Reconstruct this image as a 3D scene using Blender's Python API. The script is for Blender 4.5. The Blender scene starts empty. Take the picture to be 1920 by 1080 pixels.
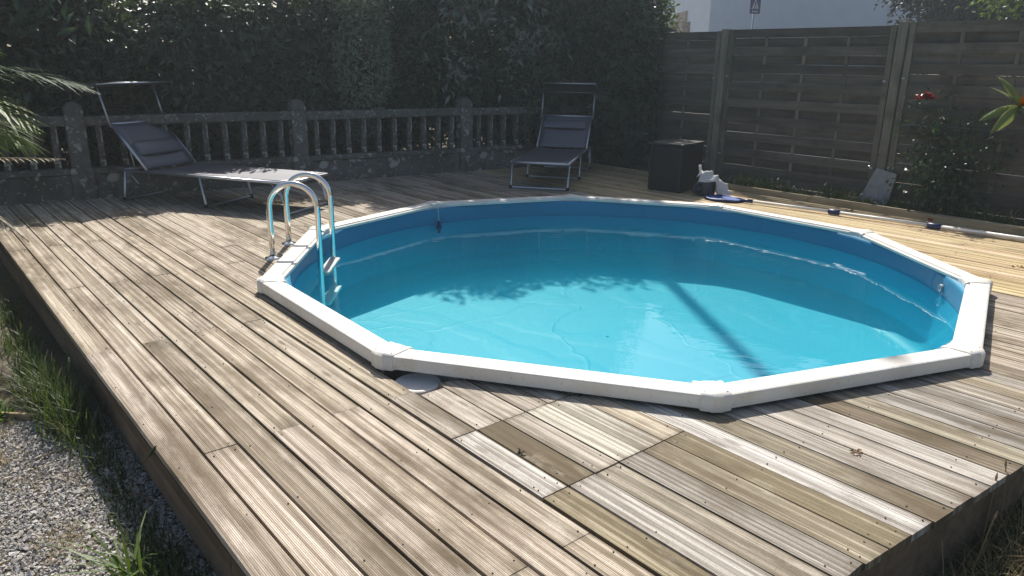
import bpy, math, random
import numpy as np
from mathutils import Vector, Matrix

random.seed(7)
RNG = np.random.default_rng(11)
scene = bpy.context.scene
COL = scene.collection
R = math.radians

# ------------------------------------------------------------------ camera
CAM_Z, PITCH, ROLL, LENS = 1.3423, 0.29381, 0.016962, 25.919
cs, sn = math.cos(PITCH), math.sin(PITCH)
fwd = Vector((0, cs, -sn)); up0 = Vector((0, sn, cs)); rt0 = Vector((1, 0, 0))
rt = rt0 * math.cos(ROLL) + up0 * math.sin(ROLL)
up = -rt0 * math.sin(ROLL) + up0 * math.cos(ROLL)
cam_data = bpy.data.cameras.new('camera')
cam = bpy.data.objects.new('camera', cam_data)
COL.objects.link(cam)
m = Matrix((rt, up, -fwd)).transposed().to_4x4()
m.translation = Vector((0, 0, CAM_Z))
cam.matrix_world = m
cam_data.lens = LENS; cam_data.sensor_width = 36
cam_data.clip_start = 0.05; cam_data.clip_end = 3000
scene.camera = cam

# ------------------------------------------------------------------ light
SUN_EL, SUN_AZ = R(48), R(95)          # azimuth measured from +x towards +y
to_sun = Vector((math.cos(SUN_EL) * math.cos(SUN_AZ), math.cos(SUN_EL) * math.sin(SUN_AZ), math.sin(SUN_EL)))
world = bpy.data.worlds.new('World'); scene.world = world; world.use_nodes = True
wn = world.node_tree
sky = wn.nodes.new('ShaderNodeTexSky'); sky.sky_type = 'NISHITA'; sky.sun_disc = False
sky.sun_elevation = SUN_EL; sky.sun_rotation = R(90) - SUN_AZ
sky.altitude = 20; sky.air_density = 1.0; sky.dust_density = 2.4; sky.ozone_density = 1.0
bg = wn.nodes['Background']; bg.inputs['Strength'].default_value = 0.088
wn.links.new(sky.outputs[0], bg.inputs['Color'])
sun_data = bpy.data.lights.new('sun', 'SUN'); sun_data.energy = 5.0; sun_data.angle = R(0.53)
sun_data.color = (1.0, 0.952, 0.87)
sun = bpy.data.objects.new('sun', sun_data); COL.objects.link(sun)
sun.rotation_euler = (-to_sun).to_track_quat('-Z', 'Y').to_euler()
sun.location = (0, 0, 12)
scene.view_settings.view_transform = 'Standard'; scene.view_settings.look = 'None'
scene.view_settings.exposure = 0.34; scene.view_settings.gamma = 1.0
scene.view_settings.use_curve_mapping = False
scene.cycles.use_denoising = True
scene.cycles.max_bounces = 8; scene.cycles.transparent_max_bounces = 12
scene.cycles.volume_bounces = 4; scene.cycles.diffuse_bounces = 4; scene.cycles.glossy_bounces = 4
scene.cycles.caustics_reflective = False; scene.cycles.caustics_refractive = False
scene.cycles.sample_clamp_indirect = 6

# ------------------------------------------------------------------ helpers
def lin(r, g, b):
    f = lambda c: (c / 255) / 12.92 if c / 255 <= 0.04045 else ((c / 255 + 0.055) / 1.055) ** 2.4
    return (f(r), f(g), f(b), 1)

class NT:
    """small wrapper for building a material's node tree"""
    def __init__(self, name):
        self.mat = bpy.data.materials.new(name); self.mat.use_nodes = True
        self.t = self.mat.node_tree; self.p = self.t.nodes['Principled BSDF']; self.out = self.t.nodes['Material Output']
    def n(self, typ, **kw):
        nd = self.t.nodes.new('ShaderNode' + typ)
        for k, v in kw.items():
            if k.startswith('i_'):
                nd.inputs[k[2:].replace('_', ' ')].default_value = v
            else: setattr(nd, k, v)
        return nd
    def l(self, a, b): self.t.links.new(a, b)
    def coord(self, which='Object', scale=(1, 1, 1), offset=None):
        tc = self.n('TexCoord'); mp = self.n('Mapping'); mp.inputs['Scale'].default_value = scale
        self.l(tc.outputs[which], mp.inputs['Vector'])
        if offset is not None: self.l(offset, mp.inputs['Location'])
        return mp.outputs[0]
    def noise(self, vec, scale, detail=4, rough=.55):
        nd = self.n('TexNoise'); nd.inputs['Scale'].default_value = scale; nd.inputs['Detail'].default_value = detail
        nd.inputs['Roughness'].default_value = rough
        if vec is not None: self.l(vec, nd.inputs['Vector'])
        return nd.outputs['Fac']
    def ramp(self, fac, stops, interp='LINEAR'):
        nd = self.n('ValToRGB'); cr = nd.color_ramp; cr.interpolation = interp
        while len(cr.elements) < len(stops): cr.elements.new(.5)
        for e, (p, c) in zip(cr.elements, stops):
            e.position = p; e.color = c if isinstance(c, (tuple, list)) else (c, c, c, 1)
        self.l(fac, nd.inputs[0]); return nd.outputs[0]
    def mix(self, fac, a, b, mode='MIX'):
        nd = self.n('Mix', data_type='RGBA', blend_type=mode)
        for sock, v in ((nd.inputs[0], fac), (nd.inputs[6], a), (nd.inputs[7], b)):
            if isinstance(v, bpy.types.NodeSocket): self.l(v, sock)
            else: sock.default_value = v
        return nd.outputs[2]
    def math(self, op, a, b=0.0, c=0.0):
        nd = self.n('Math', operation=op)
        for i, v in enumerate((a, b, c)):
            if isinstance(v, bpy.types.NodeSocket): self.l(v, nd.inputs[i])
            else: nd.inputs[i].default_value = v
        return nd.outputs[0]
    def bump(self, h, strength=.3, dist=.01):
        nd = self.n('Bump'); nd.inputs['Strength'].default_value = strength; nd.inputs['Distance'].default_value = dist
        self.l(h, nd.inputs['Height']); self.l(nd.outputs[0], self.p.inputs['Normal']); return nd
    def set(self, **kw):
        for k, v in kw.items():
            s = self.p.inputs[k.replace('_', ' ')]
            if isinstance(v, bpy.types.NodeSocket): self.l(v, s)
            else: s.default_value = v

def simple(name, col, rough=.5, metal=0., spec=.5, var=.15, nscale=12, bump=0.):
    m = NT(name); v = m.coord()
    n = m.noise(v, nscale, 5)
    c = m.mix(m.ramp(n, [(.3, 0.), (.7, 1.)]), tuple(x * (1 - var) for x in col[:3]) + (1,), tuple(min(1, x * (1 + var)) for x in col[:3]) + (1,))
    m.set(Base_Color=c, Roughness=rough, Metallic=metal)
    m.p.inputs['Specular IOR Level'].default_value = spec
    if bump: m.bump(n, bump, .01)
    return m.mat

def mesh_arrays(name, V, F, mat=None, smooth=False):
    V = np.asarray(V, np.float32); F = np.asarray(F, np.int32)
    k = F.shape[1]
    me = bpy.data.meshes.new(name)
    me.vertices.add(len(V)); me.vertices.foreach_set('co', V.ravel())
    me.loops.add(F.size); me.loops.foreach_set('vertex_index', F.ravel())
    me.polygons.add(len(F)); me.polygons.foreach_set('loop_start', np.arange(0, F.size, k, dtype=np.int32))
    me.polygons.foreach_set('use_smooth', np.full(len(F), smooth))
    me.update(calc_edges=True); me.validate()
    if mat: me.materials.append(mat)
    return me

class MB:
    def __init__(self): self.v = []; self.f = []
    def add(self, vs, fs):
        o = len(self.v); self.v += [tuple(x) for x in vs]; self.f += [tuple(i + o for i in f) for f in fs]; return self
    def box(self, c, s, rz=0, mat=None):
        M = mat or (Matrix.Translation(c) @ Matrix.Rotation(rz, 4, 'Z'))
        vs = [M @ Vector((x * s[0] / 2, y * s[1] / 2, z * s[2] / 2)) for x in (-1, 1) for y in (-1, 1) for z in (-1, 1)]
        return self.add(vs, [(0, 1, 3, 2), (4, 6, 7, 5), (0, 4, 5, 1), (2, 3, 7, 6), (0, 2, 6, 4), (1, 5, 7, 3)])
    def tube(self, pts, r, n=10, caps=True):
        pts = [Vector(p) for p in pts]; rs = r if isinstance(r, (list, tuple)) else [r] * len(pts)
        o = len(self.v); prev = None
        for i, p in enumerate(pts):
            t = (pts[min(i + 1, len(pts) - 1)] - pts[max(i - 1, 0)]).normalized()
            if prev is None:
                a = Vector((0, 0, 1)) if abs(t.z) < .9 else Vector((1, 0, 0)); u = t.cross(a).normalized()
            else: u = (prev - t * prev.dot(t)).normalized()
            prev = u; w = t.cross(u)
            for k in range(n):
                an = 2 * math.pi * k / n; q = p + (u * math.cos(an) + w * math.sin(an)) * rs[i]; self.v.append(tuple(q))
        for i in range(len(pts) - 1):
            for k in range(n):
                a = o + i * n + k; b = o + i * n + (k + 1) % n
                self.f.append((a, b, b + n, a + n))
        if caps:
            self.f.append(tuple(o + k for k in range(n))[::-1]); e = o + (len(pts) - 1) * n
            self.f.append(tuple(e + k for k in range(n)))
        return self
    def prism(self, poly, z0, z1):
        n = len(poly); vs = [(x, y, z0) for x, y in poly] + [(x, y, z1) for x, y in poly]
        fs = [tuple(range(n))[::-1], tuple(range(n, 2 * n))] + [(i, (i + 1) % n, n + (i + 1) % n, n + i) for i in range(n)]
        return self.add(vs, fs)
    def lathe(self, prof, n=32, c=(0, 0, 0)):
        o = len(self.v); k = len(prof)
        for i in range(n):
            an = 2 * math.pi * i / n
            for r, z in prof: self.v.append((c[0] + r * math.cos(an), c[1] + r * math.sin(an), c[2] + z))
        for i in range(n):
            for j in range(k - 1):
                a = o + i * k + j; b = o + ((i + 1) % n) * k + j
                self.f.append((a, b, b + 1, a + 1))
        return self
    def mesh(self, name, mat=None, smooth=False, angle=None):
        me = bpy.data.meshes.new(name); me.from_pydata(self.v, [], self.f); me.update()
        if mat: me.materials.append(mat)
        if smooth or angle:
            me.polygons.foreach_set('use_smooth', [True] * len(me.polygons))
            if angle: me.set_sharp_from_angle(angle=R(angle))
        return me

def obj(name, me, parent=None, loc=(0, 0, 0), rz=0, bevel=0):
    o = bpy.data.objects.new(name, me); COL.objects.link(o); o.location = loc; o.rotation_euler = (0, 0, rz)
    if parent: o.parent = parent
    if bevel:
        b = o.modifiers.new('bevel', 'BEVEL'); b.width = bevel; b.segments = 2; b.limit_method = 'ANGLE'; b.angle_limit = R(35)
    return o
def tag(o, label=None, cat=None, group=None, kind=None):
    if label: o['label'] = label
    if cat: o['category'] = cat
    if group: o['group'] = group
    if kind: o['kind'] = kind
    return o
def thing(name, loc, rz, label, cat, group=None):
    o = bpy.data.objects.new(name, None); COL.objects.link(o); o.location = loc; o.rotation_euler = (0, 0, rz)
    o.empty_display_size = .1
    return tag(o, label, cat, group)

# ------------------------------------------------------------------ layout constants
BA = -0.865347                                   # direction of the deck boards
PX, PY, PTH, PR = 0.710, 5.109, -2.146382, 2.40  # pool centre, first corner, outer corner radius
RIM, WATER_Z, FLOOR_Z = 0.08, -0.092, -0.565
d1 = Vector((math.cos(BA), math.sin(BA))); n1 = Vector((-d1.y, d1.x))
def W(a, b, z=0.): return Vector((a * d1.x + b * n1.x, a * d1.y + b * n1.y, z))
def AB(x, y): return (x * d1.x + y * d1.y, x * n1.x + y * n1.y)
PA, PB = AB(PX, PY)
ROW0, PITCH_B = 0.560, 0.12465
def ground_z(x, y):
    b = AB(x, y)[1]; t = min(1, max(0, (b - 1.0) / 6.0)); t = t * t * (3 - 2 * t)
    return -0.30 + 0.25 * t

# ------------------------------------------------------------------ materials
def mat_deck(name, new=False):
    m = NT(name)
    oi = m.n('ObjectInfo')
    cb = m.n('CombineXYZ'); m.l(m.math('MULTIPLY', oi.outputs['Random'], 91.0), cb.inputs[0]); m.l(m.math('MULTIPLY', oi.outputs['Random'], 37.0), cb.inputs[1])
    v = m.coord('Object', offset=cb.outputs[0])
    vs = lambda sx, sy: (lambda mp: (setattr(mp.inputs['Scale'], 'default_value', (sx, sy, 1)), m.l(v, mp.inputs[0]), mp.outputs[0])[2])(m.n('Mapping'))
    streak = m.noise(vs(.22, 80), 1.0, 3, .62)
    wide = m.noise(vs(.12, 42), 1.0, 2, .5)
    fine = m.noise(vs(3.0, 190), 1.0, 3, .6)
    blotch = m.noise(vs(1.7, 5.5), 1.0, 5, .62)
    speck = m.noise(v, 130, 2, .6)
    base = oi.outputs['Color']
    sat = m.n('HueSaturation'); m.l(base, sat.inputs['Color']); sat.inputs['Value'].default_value = .45; sat.inputs['Saturation'].default_value = 1.25
    pale = m.n('HueSaturation'); m.l(base, pale.inputs['Color']); pale.inputs['Value'].default_value = 1.38; pale.inputs['Saturation'].default_value = .8
    c = m.mix(m.ramp(streak, [(.40, 1.), (.56, 0.)]), pale.outputs[0], base)
    c = m.mix(m.math('MULTIPLY', m.ramp(wide, [(.47, 0.), (.56, 1.)]), .72), c, sat.outputs[0])
    c = m.mix(m.math('MULTIPLY', m.ramp(fine, [(.46, 0.), (.68, 1.)]), .62), c, (.10, .068, .036, 1))
    # brown green stains; the amount is the object's own alpha
    st = m.ramp(m.math('ADD', blotch, m.math('MULTIPLY', oi.outputs['Alpha'], .34)), [(.62, 0.), (.82, 1.)])
    c = m.mix(m.math('MULTIPLY', st, .85), c, (.10, .074, .036, 1) if not new else (.3, .2, .09, 1))
    gp = m.n('NewGeometry'); rot = m.n('VectorRotate', rotation_type='Z_AXIS'); m.l(gp.outputs['Position'], rot.inputs['Vector']); rot.inputs['Angle'].default_value = -BA
    mpw = m.n('Mapping'); mpw.inputs['Scale'].default_value = (.62, 1.9, 1.0); m.l(rot.outputs[0], mpw.inputs[0])
    damp = m.noise(mpw.outputs[0], 1.5, 6, .66); damp2 = m.noise(mpw.outputs[0], 5.5, 5, .7)
    dm = m.ramp(m.math('ADD', damp, m.math('MULTIPLY', damp2, .45)), [(.70, 0.), (.92, 1.)])
    c = m.mix(m.math('MULTIPLY', dm, .8 if not new else .25), c, (.125, .088, .048, 1))
    pl_ = m.ramp(damp2, [(.30, 1.), (.42, 0.)]); c = m.mix(m.math('MULTIPLY', pl_, .35), c, (.76, .70, .59, 1))
    c = m.mix(m.math('MULTIPLY', m.ramp(speck, [(.58, 0.), (.72, 1.)]), .45), c, (.05, .04, .03, 1))
    gen = m.n('TexCoord'); sg = m.n('SeparateXYZ'); m.l(gen.outputs['Generated'], sg.inputs[0])
    endm = m.math('ABSOLUTE', m.math('SUBTRACT', sg.outputs['X'], .5))
    em = m.ramp(m.math('ADD', endm, m.math('MULTIPLY', m.math('SUBTRACT', blotch, .5), .16)), [(.455, 0.), (.52, 1.)])
    c = m.mix(m.math('MULTIPLY', em, .5), c, (.12, .09, .055, 1))
    # knots
    vo = m.n('TexVoronoi', feature='F1'); m.l(vs(2.3, 9.0), vo.inputs['Vector']); vo.inputs['Scale'].default_value = 1.0
    kn = m.ramp(vo.outputs['Distance'], [(.0, 1.), (.075, .8), (.12, 0.)])
    c = m.mix(m.math('MULTIPLY', kn, .55), c, (.07, .05, .03, 1))
    # fine reeding along the board
    sep = m.n('SeparateXYZ'); tc = m.n('TexCoord'); m.l(tc.outputs['Object'], sep.inputs[0])
    gr = m.math('SINE', m.math('MULTIPLY', sep.outputs['Y'], 2 * math.pi / 0.0059))
    grv = m.ramp(m.math('MULTIPLY_ADD', gr, .5, .5), [(.0, 1.), (.3, .85), (.48, 0.)])
    c = m.mix(m.math('MULTIPLY', grv, .56 if not new else .3), c, (.06, .048, .036, 1))
    m.set(Base_Color=c, Roughness=.82); m.p.inputs['Specular IOR Level'].default_value = .25
    h = m.math('ADD', m.math('MULTIPLY', gr, .5), m.math('MULTIPLY', fine, .8))
    m.bump(h, .35, .0016)
    return m.mat
M_DECK = mat_deck('weathered reeded decking'); M_DECKNEW = mat_deck('newer yellow decking', True)

def mat_wood(name, c0, c1, axis='x', scale=1.0, dark=(.03, .025, .02, 1)):
    m = NT(name); oi = m.n('ObjectInfo')
    cb = m.n('CombineXYZ'); [m.l(m.math('MULTIPLY', oi.outputs['Random'], 53.0 + 11 * i), cb.inputs[i]) for i in range(3)]
    sc = {'x': (1.2, 16, 16), 'z': (16, 16, 1.2)}[axis]
    v = m.coord('Object', tuple(s * scale for s in sc), offset=cb.outputs[0]); v2 = m.coord('Object', (1, 1, 1), offset=cb.outputs[0])
    n1_ = m.noise(v, 1.6, 5); n2 = m.noise(v2, 3.5, 4)
    c = m.mix(m.ramp(n1_, [(.3, 0.), (.7, 1.)]), c0, c1)
    hs = m.n('HueSaturation'); m.l(c, hs.inputs['Color']); m.l(m.math('MULTIPLY_ADD', oi.outputs['Random'], .5, .75), hs.inputs['Value'])
    c = m.mix(m.math('MULTIPLY', m.ramp(n2, [(.5, 0.), (.75, 1.)]), .55), hs.outputs[0], dark)
    m.set(Base_Color=c, Roughness=.85); m.p.inputs['Specular IOR Level'].default_value = .2
    m.bump(n1_, .25, .004); return m.mat
M_FENCE = mat_wood('grey green fence wood', (.092, .079, .066, 1), (.155, .135, .112, 1))
M_POST = mat_wood('treated post wood', (.14, .128, .10, 1), (.225, .205, .16, 1), 'z')
M_SKIRT = mat_wood('brown skirting wood', (.16, .115, .08, 1), (.25, .185, .13, 1))
M_JOIST = mat_wood('joist wood', (.10, .07, .045, 1), (.16, .12, .08, 1))
M_SLEEPER = mat_wood('edging timber', (.33, .26, .16, 1), (.46, .36, .22, 1))

def mat_plastic(name, col, rough=.35, dirt=.25):
    m = NT(name); v = m.coord('Object')
    n = m.noise(v, 3.0, 6, .6); n2 = m.noise(v, 45, 3)
    c = m.mix(m.math('MULTIPLY', m.ramp(n, [(.48, 0.), (.72, 1.)]), dirt), col, tuple(x * y for x, y in zip(col[:3], (.8, .7, .55))) + (1,))
    c = m.mix(m.math('MULTIPLY', m.ramp(n2, [(.62, 0.), (.7, 1.)]), dirt * .5), c, (.25, .2, .14, 1))
    m.set(Base_Color=c, Roughness=m.ramp(n, [(.3, rough), (.8, rough + .2)])); return m.mat
M_RAIL = mat_plastic('white enamelled rail', (.79, .765, .705, 1), .36, .6)
M_CAP = mat_plastic('cream resin cap', (.76, .73, .66, 1), .42, .5)
M_WHITE = mat_plastic('white plastic', (.78, .77, .74, 1), .4, .25)

def mat_liner(c0, c1, c2, name):
    m = NT(name); v = m.coord('Object')
    n = m.noise(v, .9, 4); n2 = m.noise(m.coord('Object', (1, 1, 3)), 3.2, 5, .6)
    c = m.mix(m.math('MULTIPLY', m.ramp(n, [(.35, 0.), (.7, 1.)]), .25), c0, c1)
    c = m.mix(m.math('MULTIPLY', m.ramp(n2, [(.6, 0.), (.72, 1.)]), .12), c, c2)
    m.set(Base_Color=c, Roughness=.5); m.p.inputs['Specular IOR Level'].default_value = .3
    w = m.n('TexWave', wave_type='BANDS', bands_direction='DIAGONAL'); w.inputs['Scale'].default_value = .7; w.inputs['Distortion'].default_value = 9; w.inputs['Detail'].default_value = 3
    m.l(v, w.inputs[0]); 
    cr = m.n('TexVoronoi', feature='DISTANCE_TO_EDGE'); cr.inputs['Scale'].default_value = .9; nz = m.n('TexNoise'); nz.inputs['Scale'].default_value = 1.3; nz.inputs['Detail'].default_value = 4; m.l(v, nz.inputs[0])
    vm = m.n('VectorMath', operation='MULTIPLY_ADD'); m.l(nz.outputs['Color'], vm.inputs[0]); vm.inputs[1].default_value = (.8, .8, .3); m.l(v, vm.inputs[2]); m.l(vm.outputs[0], cr.inputs['Vector'])
    h = m.math('ADD', m.math('MULTIPLY', m.ramp(w.outputs['Fac'], [(.5, 0.), (.9, 1.)]), .7), m.math('MULTIPLY', m.ramp(cr.outputs['Distance'], [(.0, 1.), (.018, 0.)]), .5))
    m.bump(h, .42, .012)
    return m.mat
M_LINER = mat_liner((.04, .37, .51, 1), (.055, .43, .55, 1), (.03, .30, .45, 1), 'turquoise pool liner')
M_LINERWALL = mat_liner((.035, .50, .70, 1), (.045, .56, .74, 1), (.025, .42, .64, 1), 'azure wall liner')  # lighter than the floor liner: light trapped in the water put into the colour
M_BANDSHADE = mat_liner((.026, .23, .40, 1), (.034, .26, .43, 1), (.02, .17, .33, 1), 'shade toned blue liner')  # same liner above the water, its shade put into a darker blue

def mat_water():
    m = NT('pool water'); t = m.t; t.nodes.remove(m.p)
    tr = m.n('BsdfTransparent'); tr.inputs[0].default_value = (1, 1, 1, 1)
    gl = m.n('BsdfGlossy'); gl.inputs['Roughness'].default_value = .015; gl.inputs['Color'].default_value = (1, 1, 1, 1)
    v = m.coord('Object')
    n = m.noise(m.coord('Object', (1, 1.6, 1)), 2.2, 3, .5); n2 = m.noise(m.coord('Object', (1, 2.2, 1)), 7.0, 2, .5)
    b = m.n('Bump'); b.inputs['Strength'].default_value = .12; b.inputs['Distance'].default_value = .02
    m.l(m.math('ADD', n, m.math('MULTIPLY', n2, .12)), b.inputs['Height'])
    fr = m.n('Fresnel'); fr.inputs['IOR'].default_value = 1.333
    m.l(b.outputs[0], gl.inputs['Normal']); m.l(b.outputs[0], fr.inputs['Normal'])
    mx = m.n('MixShader'); m.l(fr.outputs[0], mx.inputs[0]); m.l(tr.outputs[0], mx.inputs[1]); m.l(gl.outputs[0], mx.inputs[2])
    m.l(mx.outputs[0], m.out.inputs['Surface'])
    vs_ = m.n('VolumeScatter'); vs_.inputs['Color'].default_value = (.0, .66, .95, 1); vs_.inputs['Density'].default_value = .19
    va = m.n('VolumeAbsorption'); va.inputs['Color'].default_value = (.0, .97, 1.0, 1); va.inputs['Density'].default_value = .30
    ad = m.n('AddShader'); m.l(vs_.outputs[0], ad.inputs[0]); m.l(va.outputs[0], ad.inputs[1]); m.l(ad.outputs[0], m.out.inputs['Volume'])
    return m.mat
M_WATER = mat_water()

def mat_metal(name, col, rough, brushed=.1):
    m = NT(name); n = m.noise(m.coord('Object', (30, 30, 4)), 4, 3)
    m.set(Base_Color=col, Metallic=1.0, Roughness=m.ramp(n, [(.3, rough), (.8, rough + brushed)])); return m.mat
M_CHROME = mat_metal('polished steel', (.86, .86, .84, 1), .07, .06)
M_ALU = mat_metal('aluminium tube', (.62, .64, .68, 1), .35)
M_SCREW = simple('dull screw', (.045, .035, .028, 1), .8)
M_BLACK = simple('black plastic', (.012, .012, .015, 1), .45)
M_BOX = simple('black box panel', (.006, .006, .009, 1), .5, var=.3, nscale=3)
M_PUMP = simple('dark grey pump', (.035, .04, .05, 1), .45)
M_NAVY = simple('navy plastic', (.012, .02, .11, 1), .4)
M_NETBLUE = simple('blue net cloth', (.012, .07, .30, 1), .7)
M_PANELGREY_ = simple('grey fitting', (.30, .33, .36, 1), .5)
M_CLOTH = simple('white cloth', (.55, .55, .54, 1), .9, var=.1, nscale=30)

def mat_fabric():
    m = NT('grey sling fabric'); v = m.coord('Object')
    ck = m.n('TexChecker'); ck.inputs['Scale'].default_value = 220; m.l(v, ck.inputs[0])
    n = m.noise(v, 6, 4)
    c = m.mix(ck.outputs['Fac'], (.040, .045, .066, 1), (.062, .067, .09, 1)); c = m.mix(m.math('MULTIPLY', n, .25), c, (.08, .08, .10, 1))
    m.set(Base_Color=c, Roughness=.46); m.p.inputs['Specular IOR Level'].default_value = .5; m.p.inputs['Coat Weight'].default_value = 0.
    tl = m.n('BsdfTranslucent'); tl.inputs[0].default_value = (.09, .095, .12, 1)
    mx = m.n('MixShader'); mx.inputs[0].default_value = .25
    m.l(m.p.outputs[0], mx.inputs[1]); m.l(tl.outputs[0], mx.inputs[2])
    gs = m.n('BsdfGlossy'); gs.inputs['Roughness'].default_value = .52; gs.inputs['Color'].default_value = (.95, .95, 1, 1)
    m2 = m.n('MixShader'); m2.inputs[0].default_value = .11; m.l(mx.outputs[0], m2.inputs[1]); m.l(gs.outputs[0], m2.inputs[2]); m.l(m2.outputs[0], m.out.inputs['Surface'])
    return m.mat
M_FABRIC = mat_fabric()

def mat_leaf(name, cols, rough=.4, trans=.3, tint=(1.2, 1.35, .5), spec=.5):
    m = NT(name); g = m.n('NewGeometry')
    c = m.ramp(g.outputs['Random Per Island'], [(i / max(1, len(cols) - 1), (*x, 1)) for i, x in enumerate(cols)])
    n = m.noise(m.coord('Object'), 1.3, 3); c = m.mix(m.math('MULTIPLY', m.ramp(n, [(.35, 0.), (.65, 1.)]), .4), c, (*[x * .6 for x in cols[0]], 1))
    m.set(Base_Color=c, Roughness=rough); m.p.inputs['Specular IOR Level'].default_value = spec
    tl = m.n('BsdfTranslucent'); tc = m.mix(1.0, c, (*tint, 1), 'MULTIPLY'); m.l(tc, tl.inputs[0])
    mx = m.n('MixShader'); mx.inputs[0].default_value = trans
    m.l(m.p.outputs[0], mx.inputs[1]); m.l(tl.outputs[0], mx.inputs[2]); m.l(mx.outputs[0], m.out.inputs['Surface']); return m.mat
M_LAUREL = mat_leaf('laurel leaf', [(.045, .070, .038), (.065, .10, .052), (.10, .135, .075)], .28, .2)
M_HEDGE = mat_leaf('hedge leaf', [(.04, .06, .034), (.055, .08, .044), (.075, .10, .06), (.08, .085, .062)], .36, .2)
M_GREYLEAF = mat_leaf('grey green leaf', [(.15, .18, .135), (.21, .24, .185), (.28, .30, .24)], .45, .22)
M_BROAD = mat_leaf('broad green leaf', [(.05, .10, .055), (.075, .14, .07)], .35, .25)
M_LAURELSHEEN = mat_leaf('sky sheen laurel leaf', [(.14, .17, .13), (.20, .23, .18), (.27, .29, .24)], .3, .15, (1.1, 1.2, .8), .7)  # paler laurel colour, sky reflected on the front leaves put into it
M_DARKHEDGE = mat_leaf('dark broad leaf', [(.034, .058, .032), (.05, .082, .04), (.065, .105, .05)], .3, .2)
M_TREE = mat_leaf('bright tree leaf', [(.06, .10, .02), (.09, .15, .03), (.13, .18, .04)], .45, .4)
M_CONIFER = mat_leaf('dark conifer leaf', [(.018, .026, .016), (.03, .038, .022)], .5, .15)
M_GRASS = mat_leaf('green grass', [(.035, .065, .018), (.055, .09, .024), (.085, .12, .036), (.15, .14, .06)], .5, .35)
M_BRIGHTGRASS = mat_leaf('bright grass', [(.07, .13, .02), (.10, .17, .03), (.14, .19, .05)], .5, .4)
M_DRYGRASS = mat_leaf('dry grass', [(.30, .24, .12), (.42, .34, .19), (.22, .16, .08)], .7, .3, (1, .95, .8))
M_PALM = mat_leaf('palm leaflet', [(.08, .14, .02), (.14, .21, .03), (.22, .27, .05)], .45, .5, spec=.3)
M_PALMDARK = mat_leaf('shaded palm leaflet', [(.03, .062, .022), (.045, .085, .03)], .55, .3, spec=.2)  # darker copy of the palm green, shade on the far fronds coloured in
M_PALMDRY = mat_leaf('dry palm leaflet', [(.30, .25, .17), (.42, .36, .26)], .6, .25, (1, .95, .85))
M_ROSELEAF = mat_leaf('rose leaf', [(.03, .06, .025), (.05, .09, .035)], .35, .25)
M_PETAL = mat_leaf('red petal', [(.26, .010, .022), (.34, .016, .035)], .55, .35, (1, .6, .6))
M_SHRUB = mat_leaf('yellow green leaf', [(.26, .31, .13), (.34, .38, .17)], .3, .4, (1.2, 1.2, .55))
M_ORANGE = mat_leaf('orange leaf', [(.62, .25, .012), (.72, .36, .03)], .4, .35, (1.1, .9, .5))
M_BARK = mat_wood('bark', (.05, .04, .03, 1), (.11, .09, .07, 1), 'z', 1.5)
M_DRYLEAF = mat_leaf('fallen dry leaf', [(.22, .13, .06), (.33, .2, .09)], .7, .2, (1, .9, .7))

def mat_stone():
    m = NT('lichened stone'); v = m.coord('Object')
    n = m.noise(v, 9, 6, .65); n2 = m.noise(v, 2.2, 4)
    c = m.mix(m.ramp(n, [(.3, 0.), (.7, 1.)]), (.085, .08, .075, 1), (.20, .19, .175, 1))
    c = m.mix(m.math('MULTIPLY', m.ramp(n2, [(.45, 0.), (.7, 1.)]), .5), c, (.06, .065, .04, 1))
    for sc, th, amt, off in ((5.5, .27, .9, 0), (10, .25, .8, 3.3), (21, .24, .6, 7.1)):
        vo = m.n('TexVoronoi', feature='F1'); vo.inputs['Scale'].default_value = sc
        mp = m.n('Mapping'); mp.inputs['Location'].default_value = (off, off * 2, off * .7)
        nv = m.n('TexNoise'); nv.inputs['Scale'].default_value = 11; m.l(v, nv.inputs['Vector'])
        va = m.n('VectorMath', operation='MULTIPLY_ADD'); m.l(nv.outputs['Color'], va.inputs[0]); va.inputs[1].default_value = (.14, .14, .14); m.l(v, va.inputs[2])
        m.l(va.outputs[0], mp.inputs[0]); m.l(mp.outputs[0], vo.inputs['Vector'])
        s2 = m.n('SeparateColor'); m.l(vo.outputs['Color'], s2.inputs[0])
        pick = m.ramp(s2.outputs[0], [(.44, 0.), (.48, 1.)])
        dist = m.ramp(vo.outputs['Distance'], [(th * .6, 1.), (th, .75), (th * 1.25, 0.)])
        c = m.mix(m.math('MULTIPLY', m.math('MULTIPLY', pick, dist), amt), c, (.42, .42, .37, 1))
    m.set(Base_Color=c, Roughness=.95); m.p.inputs['Specular IOR Level'].default_value = .15
    m.bump(n, .5, .012); return m.mat
M_STONE = mat_stone()
M_SLATE = simple('slate slab', (.30, .305, .31, 1), .7, var=.2, nscale=9, bump=.2)
M_RENDER = simple('white render', (.70, .77, .86, 1), .9, var=.04, nscale=2.5, bump=.05)
M_ROOF = simple('slate roof', (.06, .065, .075, 1), .6, var=.3, nscale=14, bump=.3)
M_GRANITE = simple('granite block', (.40, .34, .26, 1), .9, var=.25, nscale=10, bump=.3)
M_BROWNSTONE = simple('brown stone', (.20, .14, .10, 1), .9, var=.35, nscale=8, bump=.3)
M_PANELGREY = simple('grey board', (.38, .38, .36, 1), .8, var=.12, nscale=6)
M_SIGNBLUE = simple('sign blue', (.012, .04, .20, 1), .4, var=.05)
M_SIGNWHITE = simple('sign white', (.75, .76, .78, 1), .4, var=.03)
M_SIGNBLACK = simple('sign black', (.01, .01, .012, 1), .4, var=.05)
M_GALV = mat_metal('galvanised steel', (.45, .46, .48, 1), .5)
M_CONCRETE = simple('pole concrete', (.32, .31, .29, 1), .9, var=.15, bump=.2)
M_THREAD = simple('white cord', (.7, .7, .7, 1), .7)
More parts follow.
